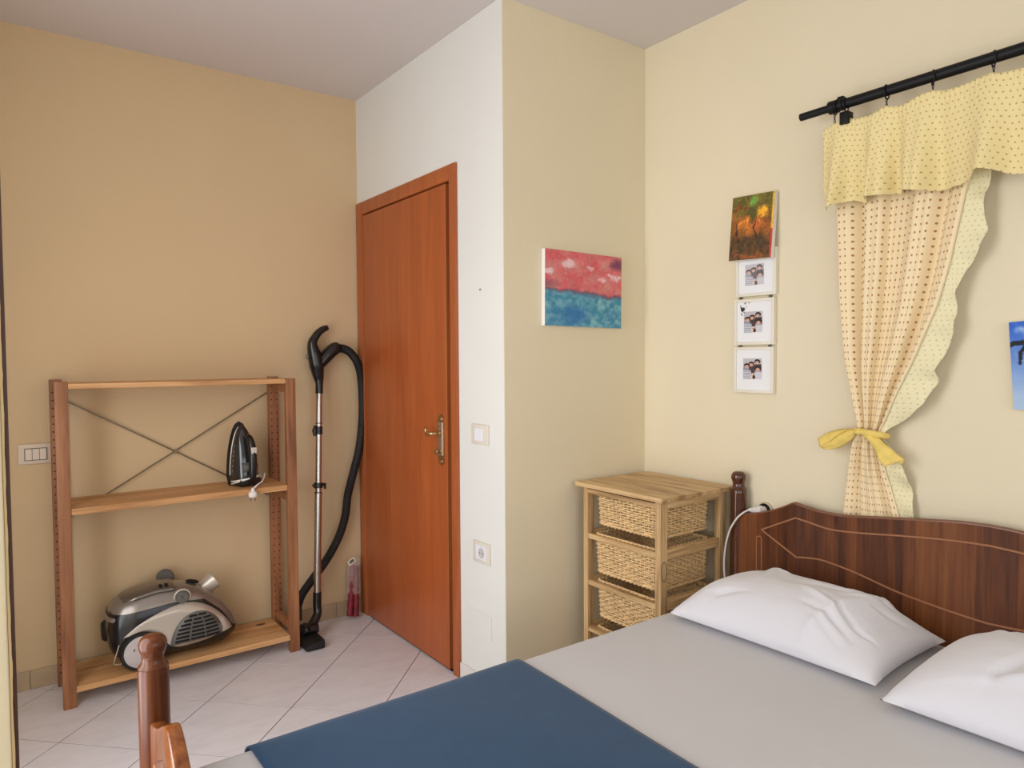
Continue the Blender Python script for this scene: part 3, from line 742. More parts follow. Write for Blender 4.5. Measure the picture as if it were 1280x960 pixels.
def forest(u, v):
    u0 = u; u, v = u+.07*fr(u, v, 6, 9), v+.07*fr(u, v, 6, 13)
    n = fr(u, v, 5, 2); n2 = fr(u, v, 11, 7)
    c = mixc((92, 62, 22), (150, 88, 34), .5+n)
    if v > .62: c = mixc(c, (92, 96, 34), min(1, (v-.62)/.15)*(.6+.5*n2))
    if v < .42: c = mixc(c, (58, 44, 24), min(1, (.42-v)/.14)*(.75+.5*n2))
    c = mixc(c, (214, 128, 40), 1.1*blob(u, v, .40, .55, .42, .10)*(.6+n2)); c = mixc(c, (236, 166, 40), 1.3*blob(u, v, .72, .70, .18, .10)*(.7+n2))
    c = mixc(c, (96, 150, 60), 1.0*blob(u, v, .50, .90, .12, .10)); c = mixc(c, (70, 70, 26), .9*blob(u, v, .48, .72, .14, .12))
    c = mixc(c, (168, 78, 34), .8*blob(u, v, .7, .52, .3, .16)*(.5-n)); c = mixc(c, (150, 80, 34), .7*blob(u, v, .5, .05, .6, .06))
    for x0 in (.18, .62): c = mixc(c, (48, 24, 12), .9 if abs(u-x0-.05*math.sin(v*9)) < .018 and .30 < v < .62 else 0)
    if abs(v-.79-.04*math.sin(u*8)) < .015 and u < .45: c = mixc(c, (110, 50, 22), .8)
    if u0 > .95: c = mixc(c, (226, 180, 60) if v > .42 else (200, 60, 50), .8)
    k = 1.15+.35*nz(u, v, 30, 4); return tuple(q*k for q in c)
def palm(u, v):
    u = u/.56
    c = mixc((168, 192, 220), (44, 96, 196), (v-.15)/.8); c = mixc(c, (150, 185, 225), .9*blob(u, v, .20, .90, .16, .06)*(.6+fr(u, v, 8)))
    c = mixc(c, (190, 208, 226), .3*max(0, fr(u, v, 6, 3)))
    for pts in (((.34, .74), (.18, .76), (.04, .755), (-.02, .72)), ((.34, .74), (.22, .72), (.14, .64), (.13, .53)), ((.34, .74), (.28, .66), (.23, .55), (.24, .44)), ((.36, .74), (.40, .64), (.42, .54), (.41, .46)), ((.34, .74), (.50, .80), (.66, .76), (.76, .64)), ((.34, .74), (.48, .72), (.58, .62), (.60, .50))):
        for (a, b_), (c_, d_) in zip(pts, pts[1:]):
            dx, dy = c_-a, d_-b_; t = max(0, min(1, ((u-a)*dx+(v-b_)*dy)/(dx*dx+dy*dy))); ds = math.hypot(u-a-dx*t, (v-b_-dy*t))
            if ds < .028+.012*nz(u, v, 50): return (14, 18, 30)
    if abs(u-.36-.05*(.74-v)) < .02 and v < .74: return (26, 26, 34)
    return c
# sea painting on the alcove wall
nrm = Vector((0, -1, 0)); yp = YC-.022
A0, A1, A2 = at(681, 406.5, 1, yp), at(776.3, 410.8, 1, yp), at(681.3, 310, 1, yp)
t = thing('canvas_painting', A0, 'canvas painting of pink clouded sky over teal sea on the alcove wall', 'painting')
U = Vector((A1.x-A0.x, 0, A1.z-A0.z)); V = Vector((A2.x-A0.x, 0, A2.z-A0.z))
mk('canvas', slab(A0, U, V, nrm, .021), M_canvas, t); picture('painted_face', 1, 1, (110, 80), M_paint, A0, U, V, sea, t, nrm)
# orange and green painting leaning out over the top photo frame
bl, br_, tl = at(911, 326.5, 0, XE-.046), at(963.5, 321.5, 0, XE-.046), at(916.5, 247.8, 0, XE-.022)
U = br_-bl; V = tl-bl; nrm = V.cross(U).normalized()
if nrm.x > 0: nrm = -nrm
t = thing('canvas_painting', bl, 'abstract orange, brown and green canvas painting above the photo frames', 'painting')
mk('canvas', slab(bl, U, V, nrm, .019), M_canvas, t); picture('painted_face', 1, 1, (56, 80), M_paint, bl, U, V, forest, t, nrm)
# palm painting cut by the right edge
nrm = Vector((-1, 0, 0)); xp = XE-.018; tl, bl = at(1261, 403, 0, xp), at(1267.3, 512, 0, xp)
V = tl-bl; U = Vector((0, -.30, -.30*V.y/V.z*-1*-1)); U = Vector((0, -.30, .30*(V.y/V.z)))
t = thing('canvas_painting', bl, 'blue beach painting with dark palm fronds right of the curtain', 'painting')
mk('canvas', slab(bl, U, V, nrm, .017), M_canvas, t); picture('painted_face', 1, 1, (90, 90), M_paint, bl, U, V, palm, t, nrm)
def family(faded):
    heads = ((.20, .66, .17, .105, (46, 28, 24)), (.45, .74, .15, .11, (52, 28, 24)), (.76, .84, .16, .12, (30, 22, 22)), (.80, .50, .17, .13, (44, 26, 24)))
    def fn(u, v):
        c = mixc((168, 166, 170), (196, 194, 198), v)
        if v < .55+.06*math.sin(u*9): c = (150, 148, 160)
        if .32 < u < .62 and .30 < v < .66: c = (74, 58, 62)
        if .60 < u < .98 and .45 < v < .72: c = (62, 54, 60)
        if u < .42 and v < .42: c = (206, 206, 214) if int(v*34) % 3 else (120, 126, 146)
        if u > .62 and v < .34: c = (208, 206, 210)
        for cx, cy, rx, ry, hair in heads:
            if blob(u, v, cx, cy, rx, ry) > 0: c = hair
            if blob(u, v, cx-.01, cy-.055, rx*.66, ry*.72) > 0: c = (206, 158, 138)
            if blob(u, v, cx-.01, cy-.085, rx*.25, ry*.12) > 0: c = (232, 214, 206)
        if blob(u, v, .50, .14, .12, .14) > 0: c = (222, 200, 180)
        if blob(u, v, .58, .09, .08, .10) > 0: c = (70, 34, 28)
        if blob(u, v, .47, .19, .02, .02) > 0 or blob(u, v, .55, .19, .02, .02) > 0: c = (20, 16, 16)
        return mixc(c, (206, 204, 210), faded)
    return fn
def photo_frame(tlp, w, h, label, faded, links, sticker, prc):
    x0 = XE; xf = XE-.020; y0 = tlp.y; z1 = tlp.z; y1 = y0-w; z0 = z1-h
    t = thing('photo_frame', (x0, (y0+y1)/2, z0), label, 'photo frame', 'white square photo frames hanging in a column')
    b = NB(); k = .011
    box(b, xf, x0, y1, y1+k, z0, z1, .0015); box(b, xf, x0, y0-k, y0, z0, z1, .0015)
    box(b, xf, x0, y1+k, y0-k, z0, z0+k, .0015); box(b, xf, x0, y1+k, y0-k, z1-k, z1, .0015)
    mk('frame_border', b, M_frame, t, smooth=30)
    b = NB(); box(b, xf+.006, x0-.002, y1+k, y0-k, z0+k, z1-k); mk('mount', b, M_mount, t)
    (py0, py1, pz0, pz1) = prc
    O = Vector((xf+.006, py0, pz0)); picture('photo_print', 1, 1, (60, 66), M_print, O, Vector((0, py1-py0, 0)), Vector((0, 0, pz1-pz0)), family(faded), t, Vector((-1, 0, 0)))
    if links:
        for yy in (y0-.022, y1+.022):
            b = NB(); box(b, x0-.014, x0-.006, yy-.004, yy+.004, z1-.004, z1+.014); mk('hanging_link', b, M_grey, t)
    if sticker:
        b = NB(); xs = xf+.0046; cy, cz = y0-.030, z1-.036
        def pl(pts, mi=0): 
            vs = [b.verts.new((xs, cy-p[0], cz+p[1])) for p in pts]; f = b.faces.new(vs); f.material_index = mi
        pl([(-.006, .016), (.002, .004), (.012, .006), (.016, -.002), (.006, -.012), (-.002, -.008)]); pl([(-.003, -.012), (.002, -.016), (.006, -.028), (.000, -.024)], 1)
        pl([(.008, -.013), (.014, -.010), (.013, -.018)], 1); pl([(.010, .022), (.022, .026), (.020, .018), (.012, .017)], 2); pl([(.030, .024), (.037, .026), (.035, .017)], 2); pl([(.020, .010), (.024, .011), (.024, .002)], 2)
        mk('butterfly_sticker', b, [mat('dark_wing', (36, 42, 44), .5), mat('grey_wing', (120, 138, 132), .5), mat('pink_wing', (170, 148, 152), .5)], t, label='dark butterfly with small pale shapes in the upper left corner')
    return t
xf = XE-.020
def PR(p, q): a = at(*p, 0, xf+.006); c = at(*q, 0, xf+.006); return (a.y, c.y, c.z, a.z)
f2 = at(917.7, 375.2, 0, xf); f2b = at(967, 430.5, 0, xf); w = f2.y-f2b.y; h = f2.z-at(917, 431.5, 0, xf).z
f1b = at(919.4, 371.8, 0, xf); f3 = at(917, 434.2, 0, xf)
photo_frame(Vector((0, f1b.y, f1b.z+h)), w, h, 'white square photo frame partly covered by the orange canvas, topmost of three', .35, False, False, PR((931.8, 331.5), (955, 355)))
photo_frame(f2, w, h, 'white square photo frame with butterfly in its corner, middle of three', .0, True, True, PR((930.2, 390), (953, 415)))
photo_frame(f3, w, h, 'white square photo frame with plain white mount, lowest of three', .0, True, False, PR((929.2, 448), (952.2, 474)))

# ---------------------------------------------------------------- rustic cabinet with wicker baskets
cab = thing('basket_cabinet', (.54, -1.57, 0), 'narrow rustic pine basket cabinet standing in the alcove corner beside bed', 'cabinet')
zt = .848
for k, (a, c) in enumerate(((.330, .434), (.435, .539), (.540, .644), (.645, .748))):
    b = NB(); box(b, a, c, -1.797, -1.338, zt-.017, zt-.0004*k, .0012); mk('top_plank', b, M_rusticy, cab)
zl = [.632, .443, .254, .066]
for (x0, x1) in ((.350, .386), (.688, .724)):
    for (y0, y1) in ((-1.775, -1.748), (-1.390, -1.366)):
        b = NB(); box(b, x0, x1, y0, y1, 0, zt-.0172, .002); mk('post', b, M_rusticz, cab)
for (y0, y1) in ((-1.772, -1.752), (-1.386, -1.368)):
    b = NB(); box(b, .386, .688, y0, y1, .802, zt-.0175, .002); mk('side_rail', b, M_rustic, cab)
    for z in zl:
        b = NB(); box(b, .386, .688, y0, y1, z-.018, z+.018, .005); mk('side_rail', b, M_rustic, cab)
for z in zl:
    b = NB(); box(b, .352, .374, -1.748, -1.390, z-.010, z+.011, .003); mk('front_rail', b, M_rusticy, cab)
    b = NB(); box(b, .690, .710, -1.748, -1.390, z-.010, z+.011, .003); mk('rear_rail', b, M_rusticy, cab)
    for yy in (-1.744, -1.404):
        b = NB(); box(b, .374, .690, yy-.004 if yy < -1.5 else yy-.008, yy+.012 if yy < -1.5 else yy+.014, z-.006, z+.002, .001); mk('runner', b, M_rustic, cab)
b = NB(); box(b, .352, .368, -1.748, -1.390, .804, .822, .002); mk('front_rail', b, M_rusticy, cab)
# dark knot swirl on the near post
p = Vector((.368, -1.7756, .575)); b = NB()
tube(b, [(p.x+.014*math.cos(a), p.y, p.z+.036*math.sin(a)) for a in [2*PI*k/28 for k in range(28)]], .0012, 5, closed=True); mk('knot_ring', b, mat('knot_dark', (84, 58, 32), .6), cab)
def basket(x0, x1, y0, y1, z0, z1, label, rot=0, seed=0, rows=None):
    c = Vector(((x0+x1)/2, (y0+y1)/2, z0)); t = thing('wicker_basket', c, label, 'basket', 'wicker baskets in the cabinet'); t.rotation_euler.z = rot
    rows = rows or int((z1-z0)/.0088); rn = random.Random(seed)
    def ring(f):      # rounded rectangle path; f = height fraction
        sx = (x1-x0)/2*(.95+.05*f); sy = (y1-y0)/2*(.965+.035*f); r = .025; P = []
        for qx, qy, a0 in ((1, 1, 0), (-1, 1, PI/2), (-1, -1, PI), (1, -1, 3*PI/2)):
            for k in range(5):
                a = a0+PI/2*k/4; P.append((qx*(sx-r)+r*math.cos(a), qy*(sy-r)+r*math.sin(a)))
        L = [0]
        for i in range(len(P)): L.append(L[-1]+math.dist(P[i], P[(i+1) % len(P)]))
        return P, L
    ns = 56
    def samp(f, s, off):
        P, L = ring(f); d = (s % 1)*L[-1]
        for i in range(len(P)):
            if d <= L[i+1]+1e-9:
                a, q = P[i], P[(i+1) % len(P)]; u = (d-L[i])/max(1e-9, L[i+1]-L[i]); x, y = a[0]+(q[0]-a[0])*u, a[1]+(q[1]-a[1])*u
                dx, dy = q[0]-a[0], q[1]-a[1]; n = math.hypot(dx, dy) or 1
                return x+dy/n*off, y-dx/n*off
        return P[0]
    b = NB()
    for r_ in range(rows):
        f = (r_+.5)/rows; pts = []
        for k in range(ns*3):
            s = k/(ns*3); off = .0042*math.sin(PI*(k/3+.5)+PI*(r_ % 2)); x, y = samp(f, s, off)
            pts.append((x, y, (z1-z0)*f+.0010*math.sin(s*2*PI*5+r_*1.3)+.0005*rn.uniform(-1, 1)))
        tube(b, pts, .0036, 6, closed=True)
    mk('weave', b, M_wick, t, local=True, smooth=60, kind='stuff')
    b = NB()
    for k in range(ns):
        lo_ = samp(0, (k)/ns, 0); hi_ = samp(1, (k)/ns, 0); tube(b, [(*lo_, .0), (*hi_, z1-z0)], .0028, 5)
    mk('stakes', b, M_wick, t, local=True, kind='stuff')
    b = NB()
    for ph in (0, PI):
        pts = []
        for k in range(ns*4):
            s = k/(ns*4); x, y = samp(1, s, .0032*math.cos(ns*.5*2*PI*s+ph)); pts.append((x, y, z1-z0+.001+.0032*math.sin(ns*.5*2*PI*s+ph)))
        tube(b, pts, .0030, 6, closed=True)
    mk('rim', b, M_wick, t, local=True, smooth=60)
    b = NB()
    for ph in (0, PI):
        pts = []
        for k in range(ns*4):
            s = k/(ns*4); x, y = samp(0, s, .002+.003*math.cos(ns*.5*2*PI*s+ph)); pts.append((x, y, .002+.003*math.sin(ns*.5*2*PI*s+ph)))
        tube(b, pts, .0036, 5, closed=True)
    mk('foot_braid', b, M_wick, t, local=True, smooth=60)
    b = NB(); hx, hy_ = (x1-x0)/2*.88, (y1-y0)/2*.92; n = 40
    for k in range(n): yy = -hy_+2*hy_*k/(n-1); tube(b, [(-hx, yy, .004), (hx, yy, .004)], .0034, 5)
    mk('base_weave', b, M_wick, t, local=True, kind='stuff')
    return t
basket(.378, .672, -1.738, -1.412, .684, .812, 'wicker basket closest to the cabinet top, uppermost of the stack', 0, 1)
basket(.372, .666, -1.741, -1.409, .492, .643, 'slightly skewed wicker basket below the uppermost basket in the cabinet', .02, 2)
basket(.378, .672, -1.738, -1.412, .311, .454, 'wicker basket third from the top, level with the mattress', 0, 3)
basket(.378, .672, -1.738, -1.412, .125, .265, 'lowest wicker basket, only its rim showing beyond the bed edge', 0, 4)

# ---------------------------------------------------------------- bed
BY0, BY1 = -1.830, -3.530; BC = (BY0+BY1)/2
bed = thing('bed', (-.3, BC, 0), 'dark wooden double bed with curved headboard and turned corner posts', 'bed')
def turned(x, y, ztop, m):
    b = NB(); z = ztop; s = .0295
    pr = [(.0, 0), (.012, 0), (.019, -.003), (.0245, -.009), (.0278, -.018), (.0275, -.027), (.0245, -.036), (.0222, -.042), (.0215, -.044), (.0228, -.0455), (.0215, -.047), (.0220, -.054), (.0245, -.060), (.0285, -.064), (.0300, -.067), (.0290, -.070), (.0302, -.074), (.0305, -.082), (.0305, -.25), (.0305, -ztop+.05), (.026, -ztop+.03), (.022, -ztop)]
    lathe(b, (x, y, ztop), pr[::-1], 36); return mk('post', b, m, bed, smooth=40)
hx = .729
turned(hx-.002, BY0, .911, M_glossh); turned(hx-.002, BY1, .911, M_glossh)
turned(-1.300, BY0-.004, .770, M_gloss); turned(-1.300, BY1+.004, .770, M_gloss)
HB = [(-1.83, .755), (-1.879, .760), (-1.959, .782), (-2.024, .809), (-2.068, .832), (-2.085, .833), (-2.121, .827), (-2.189, .820), (-2.267, .822), (-2.381, .837), (-2.466, .848), (-2.599, .864), (-2.68, .868)]
def board_profile(tab, lo, yc):
    P = [Vector((y, z, 0)) for y, z in tab]; top = [(p.x, p.y) for p in cr(P, 4)]
    full = top+[(2*yc-y, z) for y, z in top[::-1][1:]]
    return full
top = board_profile(HB, .25, BC)
def panel(x0, x1, top, zb, name, m, edge):
    "extruded board built in quads with softly rounded top edge"
    b = NB(); r = .006; secs = []
    for y, z in top:
        secs.append([b.verts.new(p) for p in ((x0, y, zb), (x0, y, z-r), (x0+r*.3, y, z-r*.3), (x0+r, y, z), (x1-r, y, z), (x1-r*.3, y, z-r*.3), (x1, y, z-r), (x1, y, zb))])
    for a, c in zip(secs, secs[1:]):
        for k in range(8):
            f = b.faces.new((a[k], a[(k+1) % 8], c[(k+1) % 8], c[k]))
            if 1 <= k <= 5: f.material_index = 1
    b.faces.new(secs[0]); b.faces.new(secs[-1][::-1]); bmesh.ops.recalc_face_normals(b, faces=b.faces[:])
    return mk(name, b, [m, edge], bed, smooth=35)
M_hedge = mat('headboard_edge', (118, 70, 42), .4, coat=.2)
head = panel(.703, .725, [(y, z) for y, z in top], .22, 'headboard', M_walnut, M_hedge)
IU = [(-1.947, .712), (-2.083, .780), (-2.140, .773), (-2.214, .764), (-2.321, .773), (-2.420, .786), (-2.513, .797), (-2.60, .805), (-2.68, .809)]
IL = [(-1.947, .712), (-2.087, .641), (-2.135, .649), (-2.192, .652), (-2.302, .637), (-2.423, .611), (-2.52, .598), (-2.603, .590), (-2.68, .585)]
def inlay(tab, x, smooth_from, parent, m=M_inlay, r=.0034, yc=BC):
    pts = [Vector((x, y, z)) for y, z in tab]; a = pts[:smooth_from]; c = cr(pts[smooth_from-1:], 5); P = a[:-1]+c
    Q = [Vector((x, 2*yc-p.y, p.z)) for p in P[::-1]]
    b = NB(); tube(b, P, r, 6, flat=1); tube(b, Q, r, 6); return mk('inlay_line', b, m, parent)
inlay(IU, .7035, 2, head); inlay(IL, .7035, 2, head)
def slot(y, z0, z1, x, w, parent, m, r=.002):
    P = [Vector((x, y+w*math.cos(a), z1+w*math.sin(a))) for a in [PI*k/8 for k in range(9)]]+[Vector((x, y+w*math.cos(a), z0+w*math.sin(a))) for a in [PI+PI*k/8 for k in range(9)]]
    b = NB(); tube(b, P, r, 6, closed=True); mk('inlay_slot', b, m, parent)
slot(-1.937, .565, .675, .7035, .011, head, M_inlay); slot(2*BC+1.937, .565, .675, .7035, .011, head, M_inlay)
FB = [(-1.838, .592), (-1.87, .594), (-1.93, .612), (-1.985, .640), (-2.020, .655), (-2.045, .652), (-2.075, .635), (-2.11, .608), (-2.16, .578), (-2.22, .562), (-2.35, .560), (-2.50, .575), (-2.68, .590)]
foot = panel(-1.313, -1.285, board_profile(FB, .2, BC), .20, 'footboard', M_foot, M_foot)
M_fin = mat('footboard_line', (92, 48, 22), .4)
inlay([(-1.925, .540), (-1.995, .578), (-2.06, .540), (-2.12, .51), (-2.3, .49), (-2.5, .50), (-2.68, .51)], -1.3128, 3, foot, M_fin, .0018); inlay([(-1.925, .540), (-2.0, .50), (-2.1, .47), (-2.3, .44), (-2.5, .43), (-2.68, .43)], -1.3128, 2, foot, M_fin, .0018)
slot(-1.905, .42, .515, -1.3128, .009, foot, M_inlay); slot(2*BC+1.905, .42, .515, -1.3128, .009, foot, M_inlay)
for yy in (BY0, BY1):
    b = NB(); box(b, -1.28, .703, yy-.012, yy+.012, .20, .34, .004); mk('side_rail', b, M_foot, bed)
b = NB()
for k in range(12): x = -1.2+k*.165; box(b, x, x+.07, BY1+.013, BY0-.013, .255, .272)
mk('bed_slats', b, M_pine, bed)
# mattress with fitted sheet
MZ = .500; b = NB(); X0, X1, Y0, Y1 = -1.272, .695, -3.478, -1.884; rr = .05
def superbox(nx=70, ny=60):
    def sq(t, a, c, r):     # rounded end easing
        return a+(c-a)*t
    rows = []
    def P(x, y):
        dx = max(0, X0+rr-x, x-(X1-rr))/rr; dy = max(0, Y0+rr-y, y-(Y1-rr))/rr; d = min(1, math.hypot(dx, dy)); return MZ-rr*(1-math.sqrt(max(0, 1-d*d)))
    return P
Pz = superbox()
def mtop(u, v):
    def ease(t, a, c):
        e = .12
        if t < e: k = t/e; return a+rr*(1-math.cos(k*PI/2))
        if t > 1-e: k = (1-t)/e; return c-rr*(1-math.cos(k*PI/2))
        return a+rr+(c-a-2*rr)*(t-e)/(1-2*e)
    x, y = ease(u, X0, X1), ease(v, Y0, Y1); cxx = min(max(x, X0+rr), X1-rr); cyy = min(max(y, Y0+rr), Y1-rr)
    dx, dy = x-cxx, y-cyy
    m_ = max(abs(dx), abs(dy)); l = math.hypot(dx, dy)
    if l > 0: dx, dy = dx/l*m_, dy/l*m_
    z = MZ-rr+math.sqrt(max(0, rr*rr-dx*dx-dy*dy))
    z += .0016*noise.noise(Vector((x*3, y*3, 0)))+.0012*noise.noise(Vector((x*9, y*2.2, 4)))
    return Vector((cxx+dx, cyy+dy, z))
V = grid(b, 90, 80, mtop)
per = [V[i][0] for i in range(91)]+[V[90][j] for j in range(1, 81)]+[V[i][80] for i in range(89, -1, -1)]+[V[0][j] for j in range(79, 0, -1)]
low = [b.verts.new((v.co.x, v.co.y, .275)) for v in per]; n = len(per)
for i in range(n): b.faces.new((per[i], per[(i+1) % n], low[(i+1) % n], low[i]))
b.faces.new(low); bmesh.ops.recalc_face_normals(b, faces=b.faces[:])
mk('mattress', b, M_sheet, label='double mattress under a smooth light grey fitted sheet on the wooden bed', cat='mattress', smooth=60)
# blue throw across the foot of the bed
b = NB(); ya, yb = Y1+.006, Y0-.006; arcs = []
hang = .20; rt = rr+.006
def thr(u, v):
    # v runs over: near hang, over top, far hang
    L1 = hang; L2 = rt*PI/2; L3 = (ya-yb)-2*rt; T = 2*L1+2*L2+L3; s = v*T; z0 = MZ+.006
    xe0 = -1.122; xe1 = -.398-.018*min(1, max(0, (1-v)*T-L1-L2)/.6)*1.0
    if s < L1: y, z = yb, z0-rt-(L1-s)
    elif s < L1+L2: a = (s-L1)/rt; y, z = yb+rt-rt*math.cos(a), z0-rt+rt*math.sin(a)
    elif s < L1+L2+L3: y, z = yb+rt+(s-L1-L2), z0
    elif s < L1+2*L2+L3: a = (s-L1-L2-L3)/rt; y, z = ya-rt+rt*math.sin(a), z0-rt+rt*math.cos(a)
    else: y, z = ya, z0-rt-(s-L1-2*L2-L3)
    x = xe0+(xe1-xe0)*u+.004*math.sin(s*5)*(1 if u < .5 else .5)*(1-2*u if u < .5 else 2*u-1)
    if u == 0: x += .010*math.sin(s*2.2+1)
    w = .0016*noise.noise(Vector((x*6, s*3, 2)))
    if z > z0-.01: z += w
    else: y += (w+.004*max(0, math.sin(x*23))*min(1, (z0-z)/.1))*(1 if y > BC else -1)
    return Vector((x, y, z))
grid(b, 60, 150, thr); solid(mk('bed_throw', b, M_blue, label='dark blue throw laid across the foot end of the grey sheet', cat='throw', smooth=70), .004, 1)
# pillows
def pillow(name, c, ax_, ay_, Hh, rotz, lean, seed, label, ridge=None):
    b = NB(); n = 72
    def base(u, v):
        x = ax_*u*(1-.055*(1-v*v)*abs(u)); y = ay_*v*(1-.045*(1-u*u)*abs(v)); return x, y
    def hh(u, v):
        return ((1-abs(u)**2.3)**.60)*((1-abs(v)**3.0)**.50)
    rn = random.Random(int(seed*10)); CL = []
    for k in range(30):
        su, sv = rn.choice((-1, 1)), rn.choice((-1, 1)); u0, v0 = su*rn.uniform(.45, .95), sv*rn.uniform(.35, .95)
        a = math.atan2(-v0*.9, -u0*.8)+rn.uniform(-.55, .55); CL.append((u0, v0, math.cos(a), math.sin(a), rn.uniform(.25, .75), rn.uniform(.022, .05), rn.uniform(.006, .014)*rn.choice((-1, 1, -1))))
    def wr(u, v, k):
        z = noise.fractal(Vector((u*1.1+seed, v*1.4, k)), 1.0, 2.1, 2)*.012+noise.noise(Vector((u*7+seed, v*6, k)))*.0012
        for u0, v0, cx, cy, L, w, am in CL:
            du, dv_ = u-u0, v-v0; t = du*cx+dv_*cy; d = -du*cy+dv_*cx+.05*math.sin(t*5+u0*9)
            if -.05 < t < L: z += am*math.exp(-(d/w)**2)*math.sin(PI*(t+.05)/(L+.05))
        return z
    def topf(i, j):
        u, v = 2*i-1, 2*j-1; x, y = base(u, v); h = hh(u, v); z = Hh*h+wr(u, v, 0)*h*min(1, (1-abs(u))*3)*min(1, (1-abs(v))*4)
        if ridge is not None:
            d = v-ridge[0]-ridge[1]*u; z += ridge[2]*math.exp(-(d/.05)**2)*min(1, h*1.5)
            if d < 0: z -= Hh*.30*min(1, -d/.30)*h
        return Vector((x, y, z))
    def botf(i, j):
        u, v = 2*i-1, 2*j-1; x, y = base(u, v); return Vector((x, y, -.022*min(1, hh(u, v)*1.5)))
    A = grid(b, n, n, topf); B = grid(b, n, n, botf)
    bmesh.ops.remove_doubles(b, verts=b.verts[:], dist=.0006); bmesh.ops.recalc_face_normals(b, faces=b.faces[:])
    Mx = Matrix.Translation(c) @ Matrix.Rotation(rotz, 4, 'Z') @ Matrix.Rotation(-lean, 4, 'Y')
    bmesh.ops.transform(b, matrix=Mx, verts=b.verts[:])
    mk(name, b, M_white, label=label, cat='pillow', group='white pillows against the headboard', smooth=80)
pillow('pillow', Vector((.412, -2.280, .523)), .222, .326, .138, .03, .0, 1.3, 'rumpled white pillow on the left side of the bed nearest the cabinet', (-.50, -.16, .006))
pillow('pillow', Vector((.395, -3.000, .523)), .250, .352, .150, .02, .0, 7.7, 'white pillow at the right edge of the photo beside the first pillow')

# charging cord plugged in above the headboard corner
crd = thing('plugged_cord', (.75, -1.93, .76), 'white cord plugged into the wall at the headboard corner, hanging beside the cabinet', 'cord')
b = NB(); c = at(954, 638, 0, XE-.02); lathe(b, (XE, c.y, c.z), [(.001, -.012), (.026, -.012), (.030, -.008), (.030, 0)], 24, 0)
so = mk('wall_socket', b, mat('socket_face', (196, 186, 158), .4), label='round wall socket half hidden by the headboard', cat='socket', smooth=40)
b = NB(); lathe(b, (XE, c.y, c.z), [(.022, -.0125), (.0255, -.0125), (.0255, -.0118)], 24, 0); mk('socket_ring', b, M_black, so)
b = NB(); pa = at(951, 637.5, 0, .735); pb = at(943.5, 637.5, 0, .735); pc = at(936, 637.2, 0, .725)
tube(b, [Vector((XE-.014, c.y, c.z)), Vector((.745, c.y+.002, c.z)), pa, pb, (pb+pc)/2, pc], [.015, .016, .0165, .0155, .009, .006], 14); mk('plug', b, M_cord, crd, smooth=50)
b = NB(); pts = cr([pc, at(929, 641, 0, .700), at(921, 648, 0, .682), at(912.5, 662, 0, .672), at(907, 682, 0, .668), at(905, 705, 0, .668), at(906.5, 730, 0, .668), at(908.5, 752, 0, .668), at(909, 775, 0, .668)], 8)
tube(b, pts, .0036, 8); mk('cord', b, M_cord, crd, smooth=60)

# ---------------------------------------------------------------- curtain rod
RX = .669; rd = thing('curtain_rod', (RX, -2.6, 2.15), 'black metal curtain rod with rings above the gathered curtain', 'curtain rod')
ra = at(1001, 147, 0, RX); rb_ = at(1044, 133.5, 0, RX); rz = (ra.z+rb_.z)/2
re = at(1280, 60, 0, RX); zr = lambda y: rb_.z+(re.z-rb_.z)*(y-rb_.y)/(re.y-rb_.y)
b = NB(); tube(b, [ra, Vector((RX, rb_.y-.02, zr(rb_.y-.02)))], .0125, 16); mk('thin_tube', b, M_iron, rd, smooth=40)
b = NB(); tube(b, [rb_, Vector((RX, -3.25, zr(-3.25)))], .0160, 16); mk('thick_tube', b, M_iron, rd, smooth=40)
b = NB(); tube(b, [rb_+Vector((0, .018, 0)), rb_+Vector((0, -.010, 0))], .021, 16); box(b, RX-.008, RX+.008, rb_.y-.03, rb_.y-.010, rb_.z+.012, rb_.z+.026, .002); tube(b, [rb_+Vector((0, -.02, 0)), rb_+Vector((0, -.028, 0))], .019, 14); mk('end_stop', b, M_iron, rd, smooth=40)
bp_ = at(1058, 138, 0, RX)
b = NB(); box(b, RX-.004, XE-.008, bp_.y-.010, bp_.y+.010, bp_.z-.044, bp_.z-.030, .002); box(b, RX-.018, RX+.018, bp_.y-.014, bp_.y+.014, bp_.z-.046, bp_.z-.006, .003); box(b, XE-.010, XE, bp_.y-.022, bp_.y+.022, bp_.z-.12, bp_.z-.035, .003)
mk('bracket', b, M_iron, rd, smooth=40)
rings = [1043.5, 1057.5, 1108.5, 1166.5, 1242.5]
ys = [at(px, 131-(px-1043)*.28, 0, RX).y for px in rings]+[-2.86, -3.02]
for k, y in enumerate(ys):
    z = zr(y)-.004; b = NB(); tw = .55 if k >= 3 else .12
    tube(b, [(RX+.021*math.cos(a)*math.cos(tw), y+.021*math.cos(a)*math.sin(tw), z+.021*math.sin(a)) for a in [2*PI*i/24 for i in range(24)]], .0022, 8, closed=True)
    if k != 1:
        for i in range(4):
            zz = z-.024-i*.009; tube(b, [(RX+(.003*math.cos(a) if i % 2 else 0), y+(0 if i % 2 else .003*math.cos(a)), zz+.0055*math.sin(a)) for a in [2*PI*q/8 for q in range(8)]], .0011, 5, closed=True)
    mk('ring', b, M_iron, rd, smooth=60)

